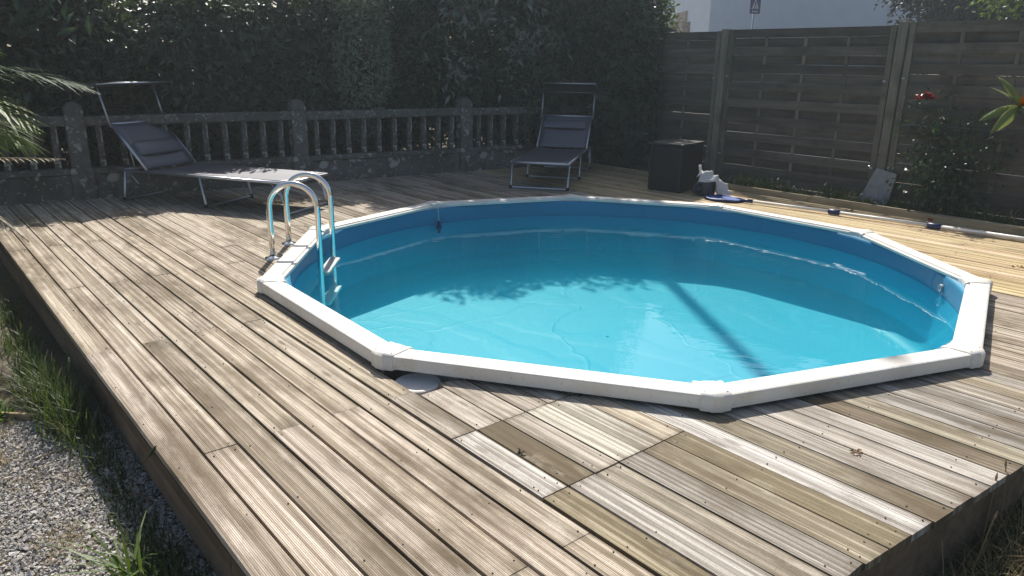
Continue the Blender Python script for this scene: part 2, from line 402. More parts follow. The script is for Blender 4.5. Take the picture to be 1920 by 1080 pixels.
M_RED = simple('red plastic', (.30, .03, .03, 1), .6)
M_GRAVEL = None
def mat_gravel():
    m = NT('grey gravel'); g = m.n('NewGeometry')
    c = m.ramp(g.outputs['Random Per Island'], [(0., (.28, .262, .24, 1)), (.35, (.44, .42, .395, 1)), (.65, (.57, .55, .52, 1)), (.88, (.42, .345, .265, 1)), (1., (.74, .72, .68, 1))])
    n = m.noise(m.coord('Object'), 90, 3); c = m.mix(m.math('MULTIPLY', n, .35), c, (.12, .11, .11, 1))
    m.set(Base_Color=c, Roughness=.9); return m.mat
M_GRAVEL = mat_gravel()
def mat_ground():
    m = NT('soil and sparse turf'); v = m.coord('Object')
    n = m.noise(v, 1.2, 6, .6); n2 = m.noise(v, 22, 6, .7); n3 = m.noise(v, 120, 3, .6)
    c = m.mix(m.ramp(n, [(.4, 0.), (.62, 1.)]), (.13, .10, .075, 1), (.075, .085, .035, 1))
    c = m.mix(m.math('MULTIPLY', m.ramp(n2, [(.45, 0.), (.7, 1.)]), .6), c, (.21, .17, .12, 1))
    c = m.mix(m.math('MULTIPLY', m.ramp(n3, [(.5, 0.), (.7, 1.)]), .5), c, (.05, .04, .03, 1))
    m.set(Base_Color=c, Roughness=.95); m.bump(m.math('ADD', n2, m.math('MULTIPLY', n3, .5)), .6, .03); return m.mat
M_GROUND = mat_ground()
M_ASPHALT = simple('asphalt', (.055, .055, .058, 1), .9, var=.25, nscale=30, bump=.2)

# ------------------------------------------------------------------ setting: ground with the pool pit, street
rings = [2.32, 2.6, 3.0, 3.5, 4, 4.6, 5.3, 6.2, 7.5, 9, 11, 14, 19, 30, 60, 150, 500, 1500]
nseg = 72; V = []; F = []
for r_ in rings:
    for k in range(nseg):
        an = 2 * math.pi * k / nseg; x = PX + r_ * math.cos(an); y = PY + r_ * math.sin(an)
        V.append((x, y, ground_z(x, y)))
for i in range(len(rings) - 1):
    for k in range(nseg):
        a = i * nseg + k; b = i * nseg + (k + 1) % nseg
        F.append((a, a + nseg, b + nseg, b))
ground = obj('ground', mesh_arrays('ground', V, F, M_GROUND, True)); tag(ground, kind='structure')
# asphalt street running behind the fence and the hedge
st_mb = MB(); c0 = W(-40, 11.5); c1 = W(40, 11.5); c2 = W(40, 17.5); c3 = W(-40, 17.5)
st_mb.add([(q.x, q.y, -.036) for q in (c0, c1, c2, c3)], [(0, 1, 2, 3)])
tag(obj('street', st_mb.mesh('street', M_ASPHALT)), kind='structure')

# ------------------------------------------------------------------ wooden deck
deck = thing('wooden_deck', (0, 0, 0), BA, 'weathered grey brown timber deck of grooved boards around the round pool', 'deck')
dec = []
for i in range(10):
    an = PTH - BA + i * math.pi / 5; rr = 2.245 / math.cos(math.pi / 10)
    dec.append((PA + rr * math.cos(an), PB + rr * math.sin(an)))
dmin = min(dec, key=lambda q: q[1]); dmax = max(dec, key=lambda q: q[1])
def dec_range(b):
    xs = []
    for i in range(10):
        (a0, b0), (a1, b1) = dec[i], dec[(i + 1) % 10]
        if (b0 - b) * (b1 - b) <= 0 and b0 != b1: xs.append(a0 + (a1 - a0) * (b - b0) / (b1 - b0))
    if len(xs) < 2: return None
    return min(xs), max(xs)
def cut(b, side):
    q = dec_range(b)
    if q is None: return dmin[0] if b < PB else dmax[0]
    return q[side]
A_END_L, A_END_R = -8.46, -0.64
NROWS = 55
def end_right(b): return -0.70 + (b - 1.9) * .105 if b < 3 else -0.585 + (b - 3) * .02
def end_left(b): return -8.52 + max(0, b - .6) * .085     # deck stops at the balustrade wall
rj = random.Random(3)
boards = []                                    # polygon lists (a, b)
def tone(row, amid, bmid):
    """hand-picked board colours by zone: rgb + stain amount"""
    j = lambda s: 1 + rj.uniform(-s, s)
    v = j(.10)
    if bmid > 5.28 and (amid > PA or bmid > 5.9):
        return (.60 * v, .45 * v * j(.04), .235 * v * j(.1), rj.uniform(0, .15)), True
    hatch = {(7, 'h'): (.66, .62, .57, 0), (8, 'h'): (.40, .32, .21, 1.25), (9, 'h'): (.52, .46, .38, .2), (10, 'h'): (.63, .59, .48, .05), (11, 'h'): (.58, .54, .45, .1)}
    right = {7: (.36, .30, .18, .5), 8: (.56, .52, .47, .1), 9: (.45, .40, .31, .25), 10: (.40, .37, .33, .2), 11: (.42, .36, .25, .4), 12: (.37, .31, .19, .55),
             13: (.62, .59, .55, 0), 14: (.40, .35, .25, .45), 15: (.47, .43, .38, .15), 16: (.54, .49, .43, .1), 17: (.54, .50, .45, .1), 18: (.24, .19, .13, .8),
             19: (.44, .39, .28, .35), 20: (.36, .34, .31, .3), 21: (.50, .46, .41, .15), 22: (.48, .45, .41, .2), 23: (.52, .46, .38, .2), 24: (.43, .36, .25, .35), 25: (.50, .46, .40, .2)}
    if 7 <= row <= 11 and -2.03 < amid < -1.5: return hatch[(row, 'h')], False
    if row in right and amid > -1.6: return right[row], False
    if row >= 7 and -2.5 < amid < -2.0 and row < 12: return (.50 * v, .44 * v, .37 * v, .35), False
    k = rj.random()
    if k < .15: return (.36 * v, .295 * v, .215 * v, rj.uniform(.3, .55)), False
    return (.565 * v, .473 * v * j(.02), .36 * v * j(.04), rj.uniform(.1, .42)), False
def add_board(poly, row):
    am = sum(q[0] for q in poly) / len(poly); bm = ROW0 + (row + .5) * PITCH_B
    mb = MB(); mb.prism([(a - am, b - bm) for a, b in poly], -.027, 0)
    col, new = tone(row, am, bm)
    if not new:
        k_ = .12 if (row >= 7 and am > -2.1) else .28; col = tuple(q * (1 - k_) + mq * k_ for q, mq in zip(col[:3], (.53, .446, .338))) + (min(1.0, col[3] * .85),)
    o = obj('board', mb.mesh('board', M_DECKNEW if new else M_DECK), deck, (am, bm, rj.uniform(-.0015, .0015)))
    L = max(q[0] for q in poly) - min(q[0] for q in poly)
    o.rotation_euler = (rj.uniform(-.006, .006), rj.uniform(-.0012, .0012) / max(L, .5), rj.uniform(-.0012, .0012) / max(.6, L))
    o.color = col
    boards.append((poly, row))
for row in range(NROWS):
    b0 = ROW0 + row * PITCH_B; b1 = b0 + PITCH_B; bm = (b0 + b1) / 2
    g = rj.choice((.0024, .003, .0036, .0045)) + (.003 if row < 8 else .0004)
    lo, hi = b0 + g, b1 - g
    eL, eR = end_left(bm), end_right(bm) + rj.uniform(-.003, .003)
    if row < 7:
        js = [-3.755 - 2.5, -3.755, -1.295] if row % 2 == 0 else [-2.48 - 5, -2.48 - 2.5, -2.48]
        eR = end_right(1.9)
    elif row == 7: js = [-7.48, -4.98, -2.468, -2.022, -1.520]
    elif row < 13: js = [-7.5 + .4 * (row % 2), -5.0 if row % 2 else -5.5, -2.022, -1.520]
    else: js = [-7.1 if row % 2 else -5.85, -2.1 if row % 3 == 0 and row > 45 else -1.68 if row > 46 and row % 3 == 1 else None]
    js = [q for q in js if q is not None]
    xs = [eL] + sorted(js) + [eR]
    smp = sorted({lo, hi} | {q[1] for q in dec if lo < q[1] < hi})
    crosses = any(dec_range(b) for b in smp)
    for x0, x1 in zip(xs[:-1], xs[1:]):
        ge = .0016; s0, s1 = x0 + ge, x1 - ge
        if 7 <= row <= 12 and (abs(x0 + 2.022) < .01 or abs(x0 + 1.52) < .01): s0 += .003
        sl_ = (end_right(hi) - end_right(lo)) * .85 if x1 == xs[-1] and lo > 1.9 else 0.
        if not crosses:
            add_board([(s0, lo), (s1 - sl_ / 2, lo), (s1 + sl_ / 2, hi), (s0, hi)], row); continue
        cl = [cut(b, 0) for b in smp]; crr = [cut(b, 1) for b in smp]
        if s0 < min(cl) - .02 or s0 < max(cl) - .05:
            pl = [(s0, lo)] + [(max(s0, min(s1, c)), b) for c, b in zip(cl, smp)] + [(s0, hi)]
            if max(q[0] for q in pl) - s0 > .03: add_board(pl, row)
        s0r = s0
        if row == 8: s0r = max(s0, -2.415)
        if row == 9: s0r = max(s0, -2.47)
        if s1 > min(crr) + .03:
            pr = [(s1 + sl_ / 2, hi)] + [(min(s1, max(s0r, c)), b) for c, b in zip(crr[::-1], smp[::-1])] + [(s1 - sl_ / 2, lo)]
            if s1 - min(q[0] for q in pr) > .03: add_board(pr, row)
        
# skirting boards along the left and the front edge
for x0, x1 in ((-8.4, -6.0), (-6.0, -3.6), (-3.6, -1.9), (-1.9, -.72)):
    mb = MB().box((0, 0, 0), (x1 - x0 - .004, .024, .235)); obj('skirting_board', mb.mesh('skirting_board', M_SKIRT), deck, ((x0 + x1) / 2, ROW0 + .045 + rj.uniform(-.004, .004), -.152))
    mb = MB().box((0, 0, 0), (x1 - x0 - .004, .03, .05)); obj('edge_batten', mb.mesh('edge_batten', M_JOIST), deck, ((x0 + x1) / 2, ROW0 + .02, -.056))
for y0, y1 in ((.62, 1.9), (1.9, 3.0), (3.0, 5.2), (5.2, 7.3)):
    p0, p1 = Vector((end_right(max(y0, 1.9)) - .03, y0)), Vector((end_right(max(y1, 1.9) - 1e-6) - .03, y1)); L = (p1 - p0).length - .003
    mb = MB().box((0, 0, 0), (.024, L, .23)); o = obj('skirting_board', mb.mesh('skirting_board', M_SKIRT), deck, ((p0.x + p1.x) / 2, (y0 + y1) / 2, -.145)); o.rotation_euler.z = -math.atan2(p1.x - p0.x, p1.y - p0.y)
# joists
jx = [-.76 - .4175 * k for k in range(19)]
for a in jx:
    da = abs(a - PA)
    spans = [(.62, 7.3)]
    if da < 2.34:
        hw = math.sqrt(2.34 ** 2 - da * da); spans = [(.62, PB - hw), (PB + hw, 7.3)]
    for y0, y1 in spans:
        if y1 - y0 < .1: continue
        if a < end_left(y1) + .2 and a > -8.6: y1 = min(y1, .6 + (a + 8.52) / .085)
        if y1 - y0 < .1: continue
        mb = MB().box((0, 0, 0), (.045, y1 - y0, .12)); obj('joist', mb.mesh('joist', M_JOIST), deck, (a, (y0 + y1) / 2, -.09))
# screw heads, two per board and joist
sv = []; sf = []
def inside(poly, a, b):
    s = None
    for i in range(len(poly)):
        x0, y0 = poly[i]; x1, y1 = poly[(i + 1) % len(poly)]
        c = (x1 - x0) * (b - y0) - (y1 - y0) * (a - x0)
        if abs(c) < 1e-9: continue
        if s is None: s = c > 0
        elif (c > 0) != s: return False
    return True
for poly, row in boards:
    bm = ROW0 + (row + .5) * PITCH_B
    amin = min(q[0] for q in poly); amax = max(q[0] for q in poly)
    pos = [a for a in jx if amin + .05 < a < amax - .05] + [amin + .03, amax - .03]
    for a in pos:
        for s in (-.038, .038):
            if rj.random() < .45: continue
            aa = a + rj.uniform(-.012, .012); bb = bm + s + rj.uniform(-.006, .006)
            if not inside(poly, aa, bb): continue
            o = len(sv); r_ = .0027
            sv += [(aa + r_ * math.cos(k * math.pi / 3), bb + r_ * math.sin(k * math.pi / 3), .0028) for k in range(6)] + [(aa + r_ * 1.1 * math.cos(k * math.pi / 3), bb + r_ * 1.1 * math.sin(k * math.pi / 3), -.004) for k in range(6)]
            sf += [tuple(o + k for k in range(6))] + [(o + k, o + 6 + k, o + 6 + (k + 1) % 6, o + (k + 1) % 6) for k in range(6)]
mb = MB(); mb.v = sv; mb.f = sf
tag(obj('screw_heads', mb.mesh('screw_heads', M_SCREW), deck), kind='stuff')

# timber edging along the fence side of the deck
edging = thing('timber_edging', (0, 0, 0), BA, 'long pale timber edging beam between the deck and the planted strip', 'edging')
for x0, x1 in ((-8.0, -6.3), (-6.3, -3.9), (-3.9, -1.5), (-1.5, .8)):
    mb = MB().box((0, 0, 0), (x1 - x0 - .006, .115, .16)); o = obj('beam', mb.mesh('beam', M_SLEEPER), edging, ((x0 + x1) / 2, 7.475 + rj.uniform(-.006, .006), -.025 + rj.uniform(-.004, .004)), bevel=.006)

# ------------------------------------------------------------------ pool
pool = thing('swimming_pool', (PX, PY, 0), 0, 'ten sided round above ground pool with white top rails and blue liner', 'pool')
T18 = math.tan(math.pi / 10)
rail_prof = [(2.152, .048), (2.152, .064), (2.156, .0685), (2.172, .0685), (2.175, .079), (2.18, .0805), (2.272, .0805), (2.280, .077), (2.2825, .071), (2.2825, .018), (2.270, .018), (2.268, .05)]
cap_prof = [(2.145, .044), (2.145, .070), (2.150, .080), (2.162, .086), (2.20, .0885), (2.262, .0885), (2.282, .084), (2.2905, .074), (2.2905, .012), (2.274, .010), (2.272, .046)]
def rail_mesh():
    mb = MB(); n = len(rail_prof)
    for s in (-1, 1):
        for r_, z in rail_prof: mb.v.append((r_, s * (r_ * T18 - .02), z))
    mb.f = [(i, (i + 1) % n, n + (i + 1) % n, n + i) for i in range(n)] + [tuple(range(n))[::-1], tuple(range(n, 2 * n))]
    return mb.mesh('top_rail', M_RAIL)
def cap_mesh():
    mb = MB(); n = len(cap_prof); secs = []
    for t, bulge in ((-.068, -.004), (-.060, .0), (-.030, .0), (-.024, .004), (.024, .004), (.030, .0), (.060, .0), (.068, -.004)):
        o = len(mb.v); s = 1 if t > 0 else -1
        for r_, z in cap_prof:
            rr = r_ + (bulge if r_ > 2.2 else -bulge * .4); zz = z + (bulge * .8 if z > .05 else 0)
            along = rr * T18 - abs(t)           # on the edge, measured from its middle
            an = -s * -math.pi / 10             # edge normal angle relative to the corner
            ea = s * math.pi / 10
            nx, ny = math.cos(ea), math.sin(ea); tx, ty = math.sin(ea) * s, -math.cos(ea) * s
            mb.v.append((nx * rr + tx * along, ny * rr + ty * along, zz))
        secs.append(o)
    for a, b in zip(secs[:-1], secs[1:]):
        mb.f += [(a + i, a + (i + 1) % n, b + (i + 1) % n, b + i) for i in range(n)]
    mb.f += [tuple(secs[0] + i for i in range(n))[::-1], tuple(secs[-1] + i for i in range(n))]
    return mb.mesh('rail_cap', M_CAP, angle=40)
rm, cm = rail_mesh(), cap_mesh()
scm = MB().lathe([(.0, .002), (.0045, .0018), (.006, .0), (.006, -.01)], 10).mesh('screw', M_SCREW, True)
for i in range(10):
    obj('top_rail', rm, pool, rz=PTH + (i + .5) * math.pi / 5)
    cp_ = obj('rail_cap', cm, pool, rz=PTH + i * math.pi / 5)
    for s_ in (-1, 1): obj('screw', scm, cp_, (2.366, s_ * .047, .0862))
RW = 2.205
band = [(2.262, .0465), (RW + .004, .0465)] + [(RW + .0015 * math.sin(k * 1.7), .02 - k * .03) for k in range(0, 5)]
o = obj('liner_shade_band', MB().lathe(band, 128).mesh('liner_shade_band', M_BANDSHADE, True), pool); o['label'] = 'liner strip above the water, its shade coloured in as darker blue'
prof = []
for k in range(0, 9):
    t = k / 8 * math.pi / 2; prof.append((RW - .12 + .12 * math.cos(t), FLOOR_Z + .12 - .12 * math.sin(t)))
prof += [(1.5, FLOOR_Z), (.8, FLOOR_Z), (.01, FLOOR_Z)]
obj('wall_liner', MB().lathe([(RW, -.10), (RW, -.16), (RW, -.25), (RW, -.33), (RW, FLOOR_Z + .12)], 128).mesh('wall_liner', M_LINERWALL, True), pool)
obj('floor_liner', MB().lathe(prof, 128).mesh('floor_liner', M_LINER, True), pool)
obj('outer_wall', MB().lathe([(RW + .012, .05), (RW + .012, -.42)], 96).mesh('outer_wall', M_WHITE, True), pool)
# return jet on the right wall
ja = math.atan2(4.75 - PY, 2.85 - PX)
jet = MB().lathe([(.0, .0), (.012, .0), (.013, .004), (.024, .006), (.028, .003), (.028, -.01)], 20)
o = obj('return_jet', jet.mesh('return_jet', M_PANELGREY_, True), pool, (math.cos(ja) * (RW - .012), math.sin(ja) * (RW - .012), -.045))
o.rotation_euler = (0, R(-90), 0); o.rotation_euler = (Matrix.Rotation(ja + math.pi, 4, 'Z') @ Matrix.Rotation(R(90), 4, 'Y')).to_euler()
wmb = MB(); n_ = 128; rw_ = RW + .0065
for z in (0, FLOOR_Z - .03 - WATER_Z): wmb.v += [(rw_ * math.cos(2 * math.pi * k / n_), rw_ * math.sin(2 * math.pi * k / n_), z) for k in range(n_)]
wmb.f = [tuple(range(n_)), tuple(range(n_, 2 * n_))[::-1]] + [(k, n_ + k, n_ + (k + 1) % n_, (k + 1) % n_) for k in range(n_)]
tag(obj('water', wmb.mesh('water', M_WATER), None, (PX, PY, WATER_Z)), kind='structure')

# ladder
lad = thing('pool_ladder', (-1.7095, 5.29, 0), R(2), 'polished steel pool ladder with two arched handrails over the white rail', 'ladder')
for s in (-1, 1):
    yy = s * .222; pts = [(0, yy, 0.004), (.0, yy, .2), (.0, yy, .365)]
    for k in range(1, 16):
        t = math.pi - k / 16 * math.pi; pts.append((.167 + .167 * math.cos(t), yy, .365 + .167 * math.sin(t)))
    pts += [(.334, yy, .365), (.334, yy, .1), (.332, yy, -.2), (.330, yy, -.52)]
    obj('handrail', MB().tube(pts, .0205, 16).mesh('handrail', M_CHROME, True), lad)
    obj('base_flange', MB().lathe([(.021, .02), (.024, .018), (.03, .012), (.052, .008), (.056, .002), (.056, -.001)], 24, (0, yy, .001)).mesh('base_flange', M_CHROME, True), lad)
for z in (-.115, -.34):
    mb = MB().box((.345, 0, z), (.085, .43, .028)); obj('step', mb.mesh('step', M_WHITE), lad, bevel=.008)

# skimmer lid set low beside the front corner
lid = obj('skimmer_lid', MB().lathe([(.0, .0), (.085, .0), (.092, .004), (.1, .004), (.106, 0), (.108, -.02), (.112, -.03), (.112, -.11)], 40).mesh('skimmer_lid', M_WHITE, angle=30), None, (-.415, 3.04, -.028))
tag(lid, 'round cream plastic skimmer lid sunk in the deck beside the front left rail cap', 'lid')
# floating thermometer on a cord
th = thing('pool_thermometer', (-.69, 6.74, WATER_Z - .02), 0, 'small blue pool thermometer floating on a white cord at the back wall', 'thermometer')
obj('float', MB().lathe([(.0, .055), (.012, .05), (.016, .03), (.014, .02), (.026, .008), (.027, -.012), (.014, -.03), (.013, -.06), (.0, -.065)], 16).mesh('float', M_NAVY, True), th)
obj('cord', MB().tube([(0, 0, .05), (-.004, .012, .1), (-.012, .03, .17), (-.02, .05, .18)], .0028, 6).mesh('cord', M_THREAD), th)

# ------------------------------------------------------------------ sun loungers
def lounger(loc, ang, label, flip, piv, top_s, top_z, sh_s, sh_z, can0, can1, can_dz, pillow, can_z0):
    """s axis runs from the head (0) to the foot (1.9) of the bed, y across it"""
    L, Wd, H = 1.90, .65, .30
    t = thing('sun_lounger', loc, ang, label, 'sun lounger', 'grey sun loungers on the deck')
    r_ = .0145
    fr = MB()
    for y in (0, Wd): fr.tube([(.02, y, H), (L, y, H - .006)], r_, 8)
    fr.tube([(L, 0, H - .006), (L, Wd, H - .006)], r_, 8); fr.tube([(.02, 0, H), (.02, Wd, H)], r_, 8)
    obj('bed_frame', fr.mesh('bed_frame', M_ALU, True), t)
    for s0, s1 in ((.05, .0), (.94, .985), (1.80, 1.89)):
        mb = MB().tube([(s0, 0, H - .01), (s1, 0, .03), (s1, 0, .016), (s1, .03, .014), (s1, Wd - .03, .014), (s1, Wd, .016), (s1, Wd, .03), (s0, Wd, H - .01)], .0125, 8)
        lg = obj('leg_hoop', mb.mesh('leg_hoop', M_ALU, True), t)
        for y in (0, Wd): obj('foot_cap', MB().lathe([(.0, .0), (.019, .0), (.02, .035), (.0, .036)], 10, (s1, y, 0)).mesh('foot_cap', M_BLACK), lg)
    br = MB()
    for y in (0, Wd):
        br.tube([(.1, y, H - .02), (.20, y, H - .12)], .007, 6); br.tube([(1.74, y, H - .02), (1.84, y, H - .14)], .007, 6)
    obj('leg_brace', br.mesh('leg_brace', M_ALU, True), t)
    # hinged backrest
    bf = MB(); pts = []
    for y in (.0, Wd): bf.tube([(piv, y, H + .016), (top_s, y, top_z)], .0135, 8)
    bf.tube([(top_s, .0, top_z), (top_s, Wd, top_z)], .0135, 8)
    b_ = obj('back_frame', bf.mesh('back_frame', M_ALU, True), t)
    mid = (piv * .45 + top_s * .55, (H + .016) * .45 + top_z * .55)
    obj('prop', MB().tube([(mid[0], .02, mid[1]), (.16, .02, H + .01)], .007, 6).tube([(mid[0], Wd - .02, mid[1]), (.16, Wd - .02, H + .01)], .007, 6).mesh('prop', M_ALU, True), b_)
    def sling(name, p0, p1, n, sag, parent):
        mb = MB(); m_ = 8
        for i in range(n + 1):
            u = i / n
            for j in range(m_ + 1):
                v = j / m_; dz = -sag * math.sin(math.pi * v) * (.35 + .65 * math.sin(math.pi * u))
                mb.v.append((p0[0] + (p1[0] - p0[0]) * u, .008 + (Wd - .016) * v, p0[1] + (p1[1] - p0[1]) * u + dz + .013))
        for i in range(n):
            for j in range(m_):
                a = i * (m_ + 1) + j; mb.f.append((a, a + m_ + 1, a + m_ + 2, a + 1))
        o = obj(name, mb.mesh(name, M_FABRIC, True), parent)
        so = o.modifiers.new('thick', 'SOLIDIFY'); so.thickness = .005; so.offset = 0
        return o
    sling('seat_sling', (piv + .01, H), (L - .005, H - .004), 14, .03, t)
    sling('back_sling', (piv, H + .02), (top_s, top_z), 10, .02, t)
    # head pillow across the backrest
    pu, pv = pillow; dx, dz = top_s - piv, top_z - H; ln = math.hypot(dx, dz); nx, nz = dz / ln, -dx / ln
    if nz < 0: nx, nz = -nx, -nz
    mb = MB(); nn = 14; mm = 10
    for i in range(nn + 1):
        y = .04 + (Wd - .08) * i / nn; e = (1 - (2 * i / nn - 1) ** 6) ** .5
        for j in range(mm):
            an = 2 * math.pi * j / mm; al = (pu + pv) / 2 * ln + (pv - pu) / 2 * ln * math.cos(an) * (.75 + .25 * e); th_ = .014 + .022 * e * math.sin(an)
            mb.v.append((piv + dx / ln * al + nx * th_, y, H + .02 + dz / ln * al + nz * th_))
    for i in range(nn):
        for j in range(mm): mb.f.append((i * mm + j, i * mm + (j + 1) % mm, (i + 1) * mm + (j + 1) % mm, (i + 1) * mm + j))
    mb.f += [tuple(range(mm))[::-1], tuple(nn * mm + j for j in range(mm))]
    obj('head_pillow', mb.mesh('head_pillow', M_FABRIC, True), t)
    # adjustable sun shade on two rods
    sf_ = MB()
    for y in (-.02, Wd + .02): sf_.tube([(top_s + .015, y, top_z - .03), (sh_s, y, sh_z)], .009, 8)
    sh = obj('shade_rod', sf_.mesh('shade_rod', M_ALU, True), t)
    for y in (-.02, Wd + .02): obj('shade_joint', MB().lathe([(.0, -.02), (.022, -.018), (.022, .018), (.0, .02)], 10, (sh_s, y, sh_z)).mesh('shade_joint', M_BLACK), sh); 
    cf = MB(); zz = lambda s: can_z0 + can_dz * (s - can0) / (can1 - can0)
    cf.tube([(can0, -.03, zz(can0)), (can1, -.03, zz(can1)), (can1, Wd + .03, zz(can1)), (can0, Wd + .03, zz(can0)), (can0, -.03, zz(can0))], .008, 8)
    cp = obj('shade_frame', cf.mesh('shade_frame', M_ALU, True), t)
    mb = MB(); M_ = Matrix.Translation(((can0 + can1) / 2, Wd / 2, can_z0 + can_dz / 2)) @ Matrix.Rotation(-math.atan2(can_dz, can1 - can0), 4, 'Y')
    mb.box(None, (math.hypot(can1 - can0, can_dz) - .01, Wd + .05, .004), mat=M_); obj('shade_cloth', mb.mesh('shade_cloth', M_FABRIC), t)
    return t
lounger((-3.828, 7.192, 0), R(-19.2), 'long grey sun lounger beside the steel ladder, its foot end in sunlight', 0, .32, -.05, .735, -.145, 1.09, -.43, .10, .045, (.26, .56), 1.075)
lp = Vector((-.02, 8.36)); ax = Vector((math.cos(R(77)), math.sin(R(77)))); wv = Vector((-ax.y, ax.x))
# right lounger: foot end towards the pool, so its head lies 1.9 m up the axis
h0 = Vector((-.035, 8.36)) + ax * 1.90
lounger((h0.x, h0.y, 0), R(77 + 180), 'grey sun lounger in the shade by the far corner, its foot end towards the pool', 1, .42, .04, .70, -.04, 1.02, -.25, .0, .12, (.55, .82), 1.0)

# ------------------------------------------------------------------ stone balustrade
bal_dir = R(33.985); bc = Vector((-2.230, 8.824)); bd = Vector((math.cos(bal_dir), math.sin(bal_dir)))
bc = Vector((-2.205, 8.70))
bal = thing('stone_balustrade', (bc.x, bc.y, 0), bal_dir, 'old grey stone balustrade spotted with pale lichen behind the loungers', 'balustrade')
posts = [-4.68, -2.50, -.31, 1.87, 4.05]
rb = random.Random(5)
for s in posts:
    mb = MB(); prof2 = [(.105, -.1), (.105, .27), (.098, .29), (.085, .31), (.083, .83), (.080, .865), (.066, .90), (.04, .925), (.012, .935)]
    for h, z in prof2: mb.v += [(-h, -h, z), (h, -h, z), (h, h, z), (-h, h, z)]
    for i in range(len(prof2) - 1):
        for k in range(4): mb.f.append((i * 4 + k, i * 4 + (k + 1) % 4, i * 4 + 4 + (k + 1) % 4, i * 4 + 4 + k))
    mb.f += [(3, 2, 1, 0), tuple(4 * (len(prof2) - 1) + k for k in range(4))]
    obj('post', mb.mesh('post', M_STONE), bal, (s, 0, 0), bevel=.012)
bm_ = MB().box((0, 0, 0), (.052, .06, .43)).mesh('baluster', M_STONE)
for s0, s1 in zip(posts[:-1], posts[1:]):
    L = s1 - s0; mid = (s0 + s1) / 2; tilt = rb.uniform(-.006, .006)
    obj('base_wall', MB().box((0, 0, 0), (L - .2, .16, .36)).mesh('base_wall', M_STONE), bal, (mid, .01, .062), bevel=.01)
    obj('bottom_rail', MB().box((0, 0, 0), (L - .19, .18, .055)).mesh('bottom_rail', M_STONE), bal, (mid, 0, .272), bevel=.01)
    o = obj('top_rail', MB().box((0, 0, 0), (L - .165, .14, .092)).mesh('top_rail', M_STONE), bal, (mid, 0, .755), bevel=.012); o.rotation_euler.y = tilt
    for k in range(10):
        o = obj('baluster', bm_, bal, (s0 + L * (k + 1) / 11 + rb.uniform(-.008, .008), rb.uniform(-.006, .006), .508)); o.rotation_euler = (0, rb.uniform(-.02, .02), rb.uniform(-.1, .1))

# ------------------------------------------------------------------ woven board fence
FB = 8.05
fence = thing('wooden_fence', (0, 0, 0), BA, 'tall grey wooden fence of alternating horizontal slats behind the pool', 'fence')
fposts = [-9.70, -7.61, -5.53, -3.45, -1.37, .71]
ftop = [1.765, 1.772, 1.778, 1.802, 1.825, 1.83]
rf = random.Random(9)
for i, a in enumerate(fposts):
    o = obj('post', MB().box((0, 0, 0), (.092, .092, 1.95)).mesh('post', M_POST), fence, (a, FB, ftop[i] - .955), bevel=.006)
SLAT = .0985
for i in range(len(fposts) - 1):
    a0, a1 = fposts[i] + .062, fposts[i + 1] - .062; zt = (ftop[i] + ftop[i + 1]) / 2 if i not in (2,) else 1.79
    Lp = a1 - a0
    for a in (a0 + .03, a1 - .03):
        obj('stile', MB().box((0, 0, 0), (.058, .05, 1.80)).mesh('stile', M_POST), fence, (a, FB - .004, zt - .90))
        for z in (.35, 1.25): obj('bracket', MB().box((0, 0, 0), (.03, .012, .022)).mesh('bracket', M_GALV), fence, (a - .012, FB - .036, zt - 1.8 + z + rf.uniform(-.02, .02)))
    for k in range(1, 4):
        obj('batten', MB().box((0, 0, 0), (.036, .014, 1.78)).mesh('batten', M_POST), fence, (a0 + Lp * k / 4, FB, zt - .90))
    for k in range(19):
        front = k % 2 == 0; hgt = .0985 + rf.uniform(-.0025, .003)
        z = zt - .052 - k * SLAT
        mb = MB(); n = 12; th_ = .009
        for j in range(n + 1):
            u = j / n; x = (u - .5) * (Lp - .12); bow = (.004 * abs(math.sin(math.pi * 4 * u)) + .0015 * math.sin(9 * u + k)) * (-1 if front else 1); dz = rf.uniform(-.0006, .0006) + .0022 * math.sin(3 * u + k * 1.3 + i)
            for y_, z_ in ((-th_ / 2, -hgt / 2), (th_ / 2, -hgt / 2), (th_ / 2, hgt / 2), (-th_ / 2, hgt / 2)): mb.v.append((x, y_ + bow, z_ + dz))
        for j in range(n):
            for q in range(4): mb.f.append((j * 4 + q, j * 4 + (q + 1) % 4, j * 4 + 4 + (q + 1) % 4, j * 4 + 4 + q))
        mb.f += [(3, 2, 1, 0), tuple(n * 4 + q for q in range(4))]
        o = obj('slat', mb.mesh('slat', M_FENCE), fence, ((a0 + a1) / 2, FB + (-.013 if front else .013), z)); o.rotation_euler.y = rf.uniform(-.0012, .0012)

# ------------------------------------------------------------------ things by the fence
box = thing('equipment_box', (1.86, 8.52, 0), R(-37), 'plain black equipment box standing on the deck in front of the fence', 'box')
obj('body', MB().box((0, 0, 0), (.40, .56, .50)).mesh('body', M_BOX), box, (0, 0, .255), bevel=.012)
obj('lid', MB().box((0, 0, 0), (.415, .575, .028)).mesh('lid', M_BOX), box, (0, 0, .523), bevel=.008)
for x in (-1, 1): obj('corner_strip', MB().box((0, 0, 0), (.03, .008, .47)).mesh('corner_strip', M_BLACK), box, (x * .18, -.286, .25))
for x in (-.17, .17):
    for y in (-.24, .24): obj('foot', MB().box((0, 0, 0), (.04, .04, .012)).mesh('foot', M_BLACK), box, (x, y, .003))
pump = thing('filter_pump', (2.105, 8.10, 0), 0, 'dark grey cylindrical filter pump beside the black box', 'pump')
obj('tank', MB().lathe([(.0, .0), (.085, .0), (.09, .01), (.09, .15), (.094, .155), (.094, .172), (.08, .18), (.07, .195), (.0, .20)], 28).mesh('tank', M_PUMP, angle=35), pump, (.02, 0, 0))
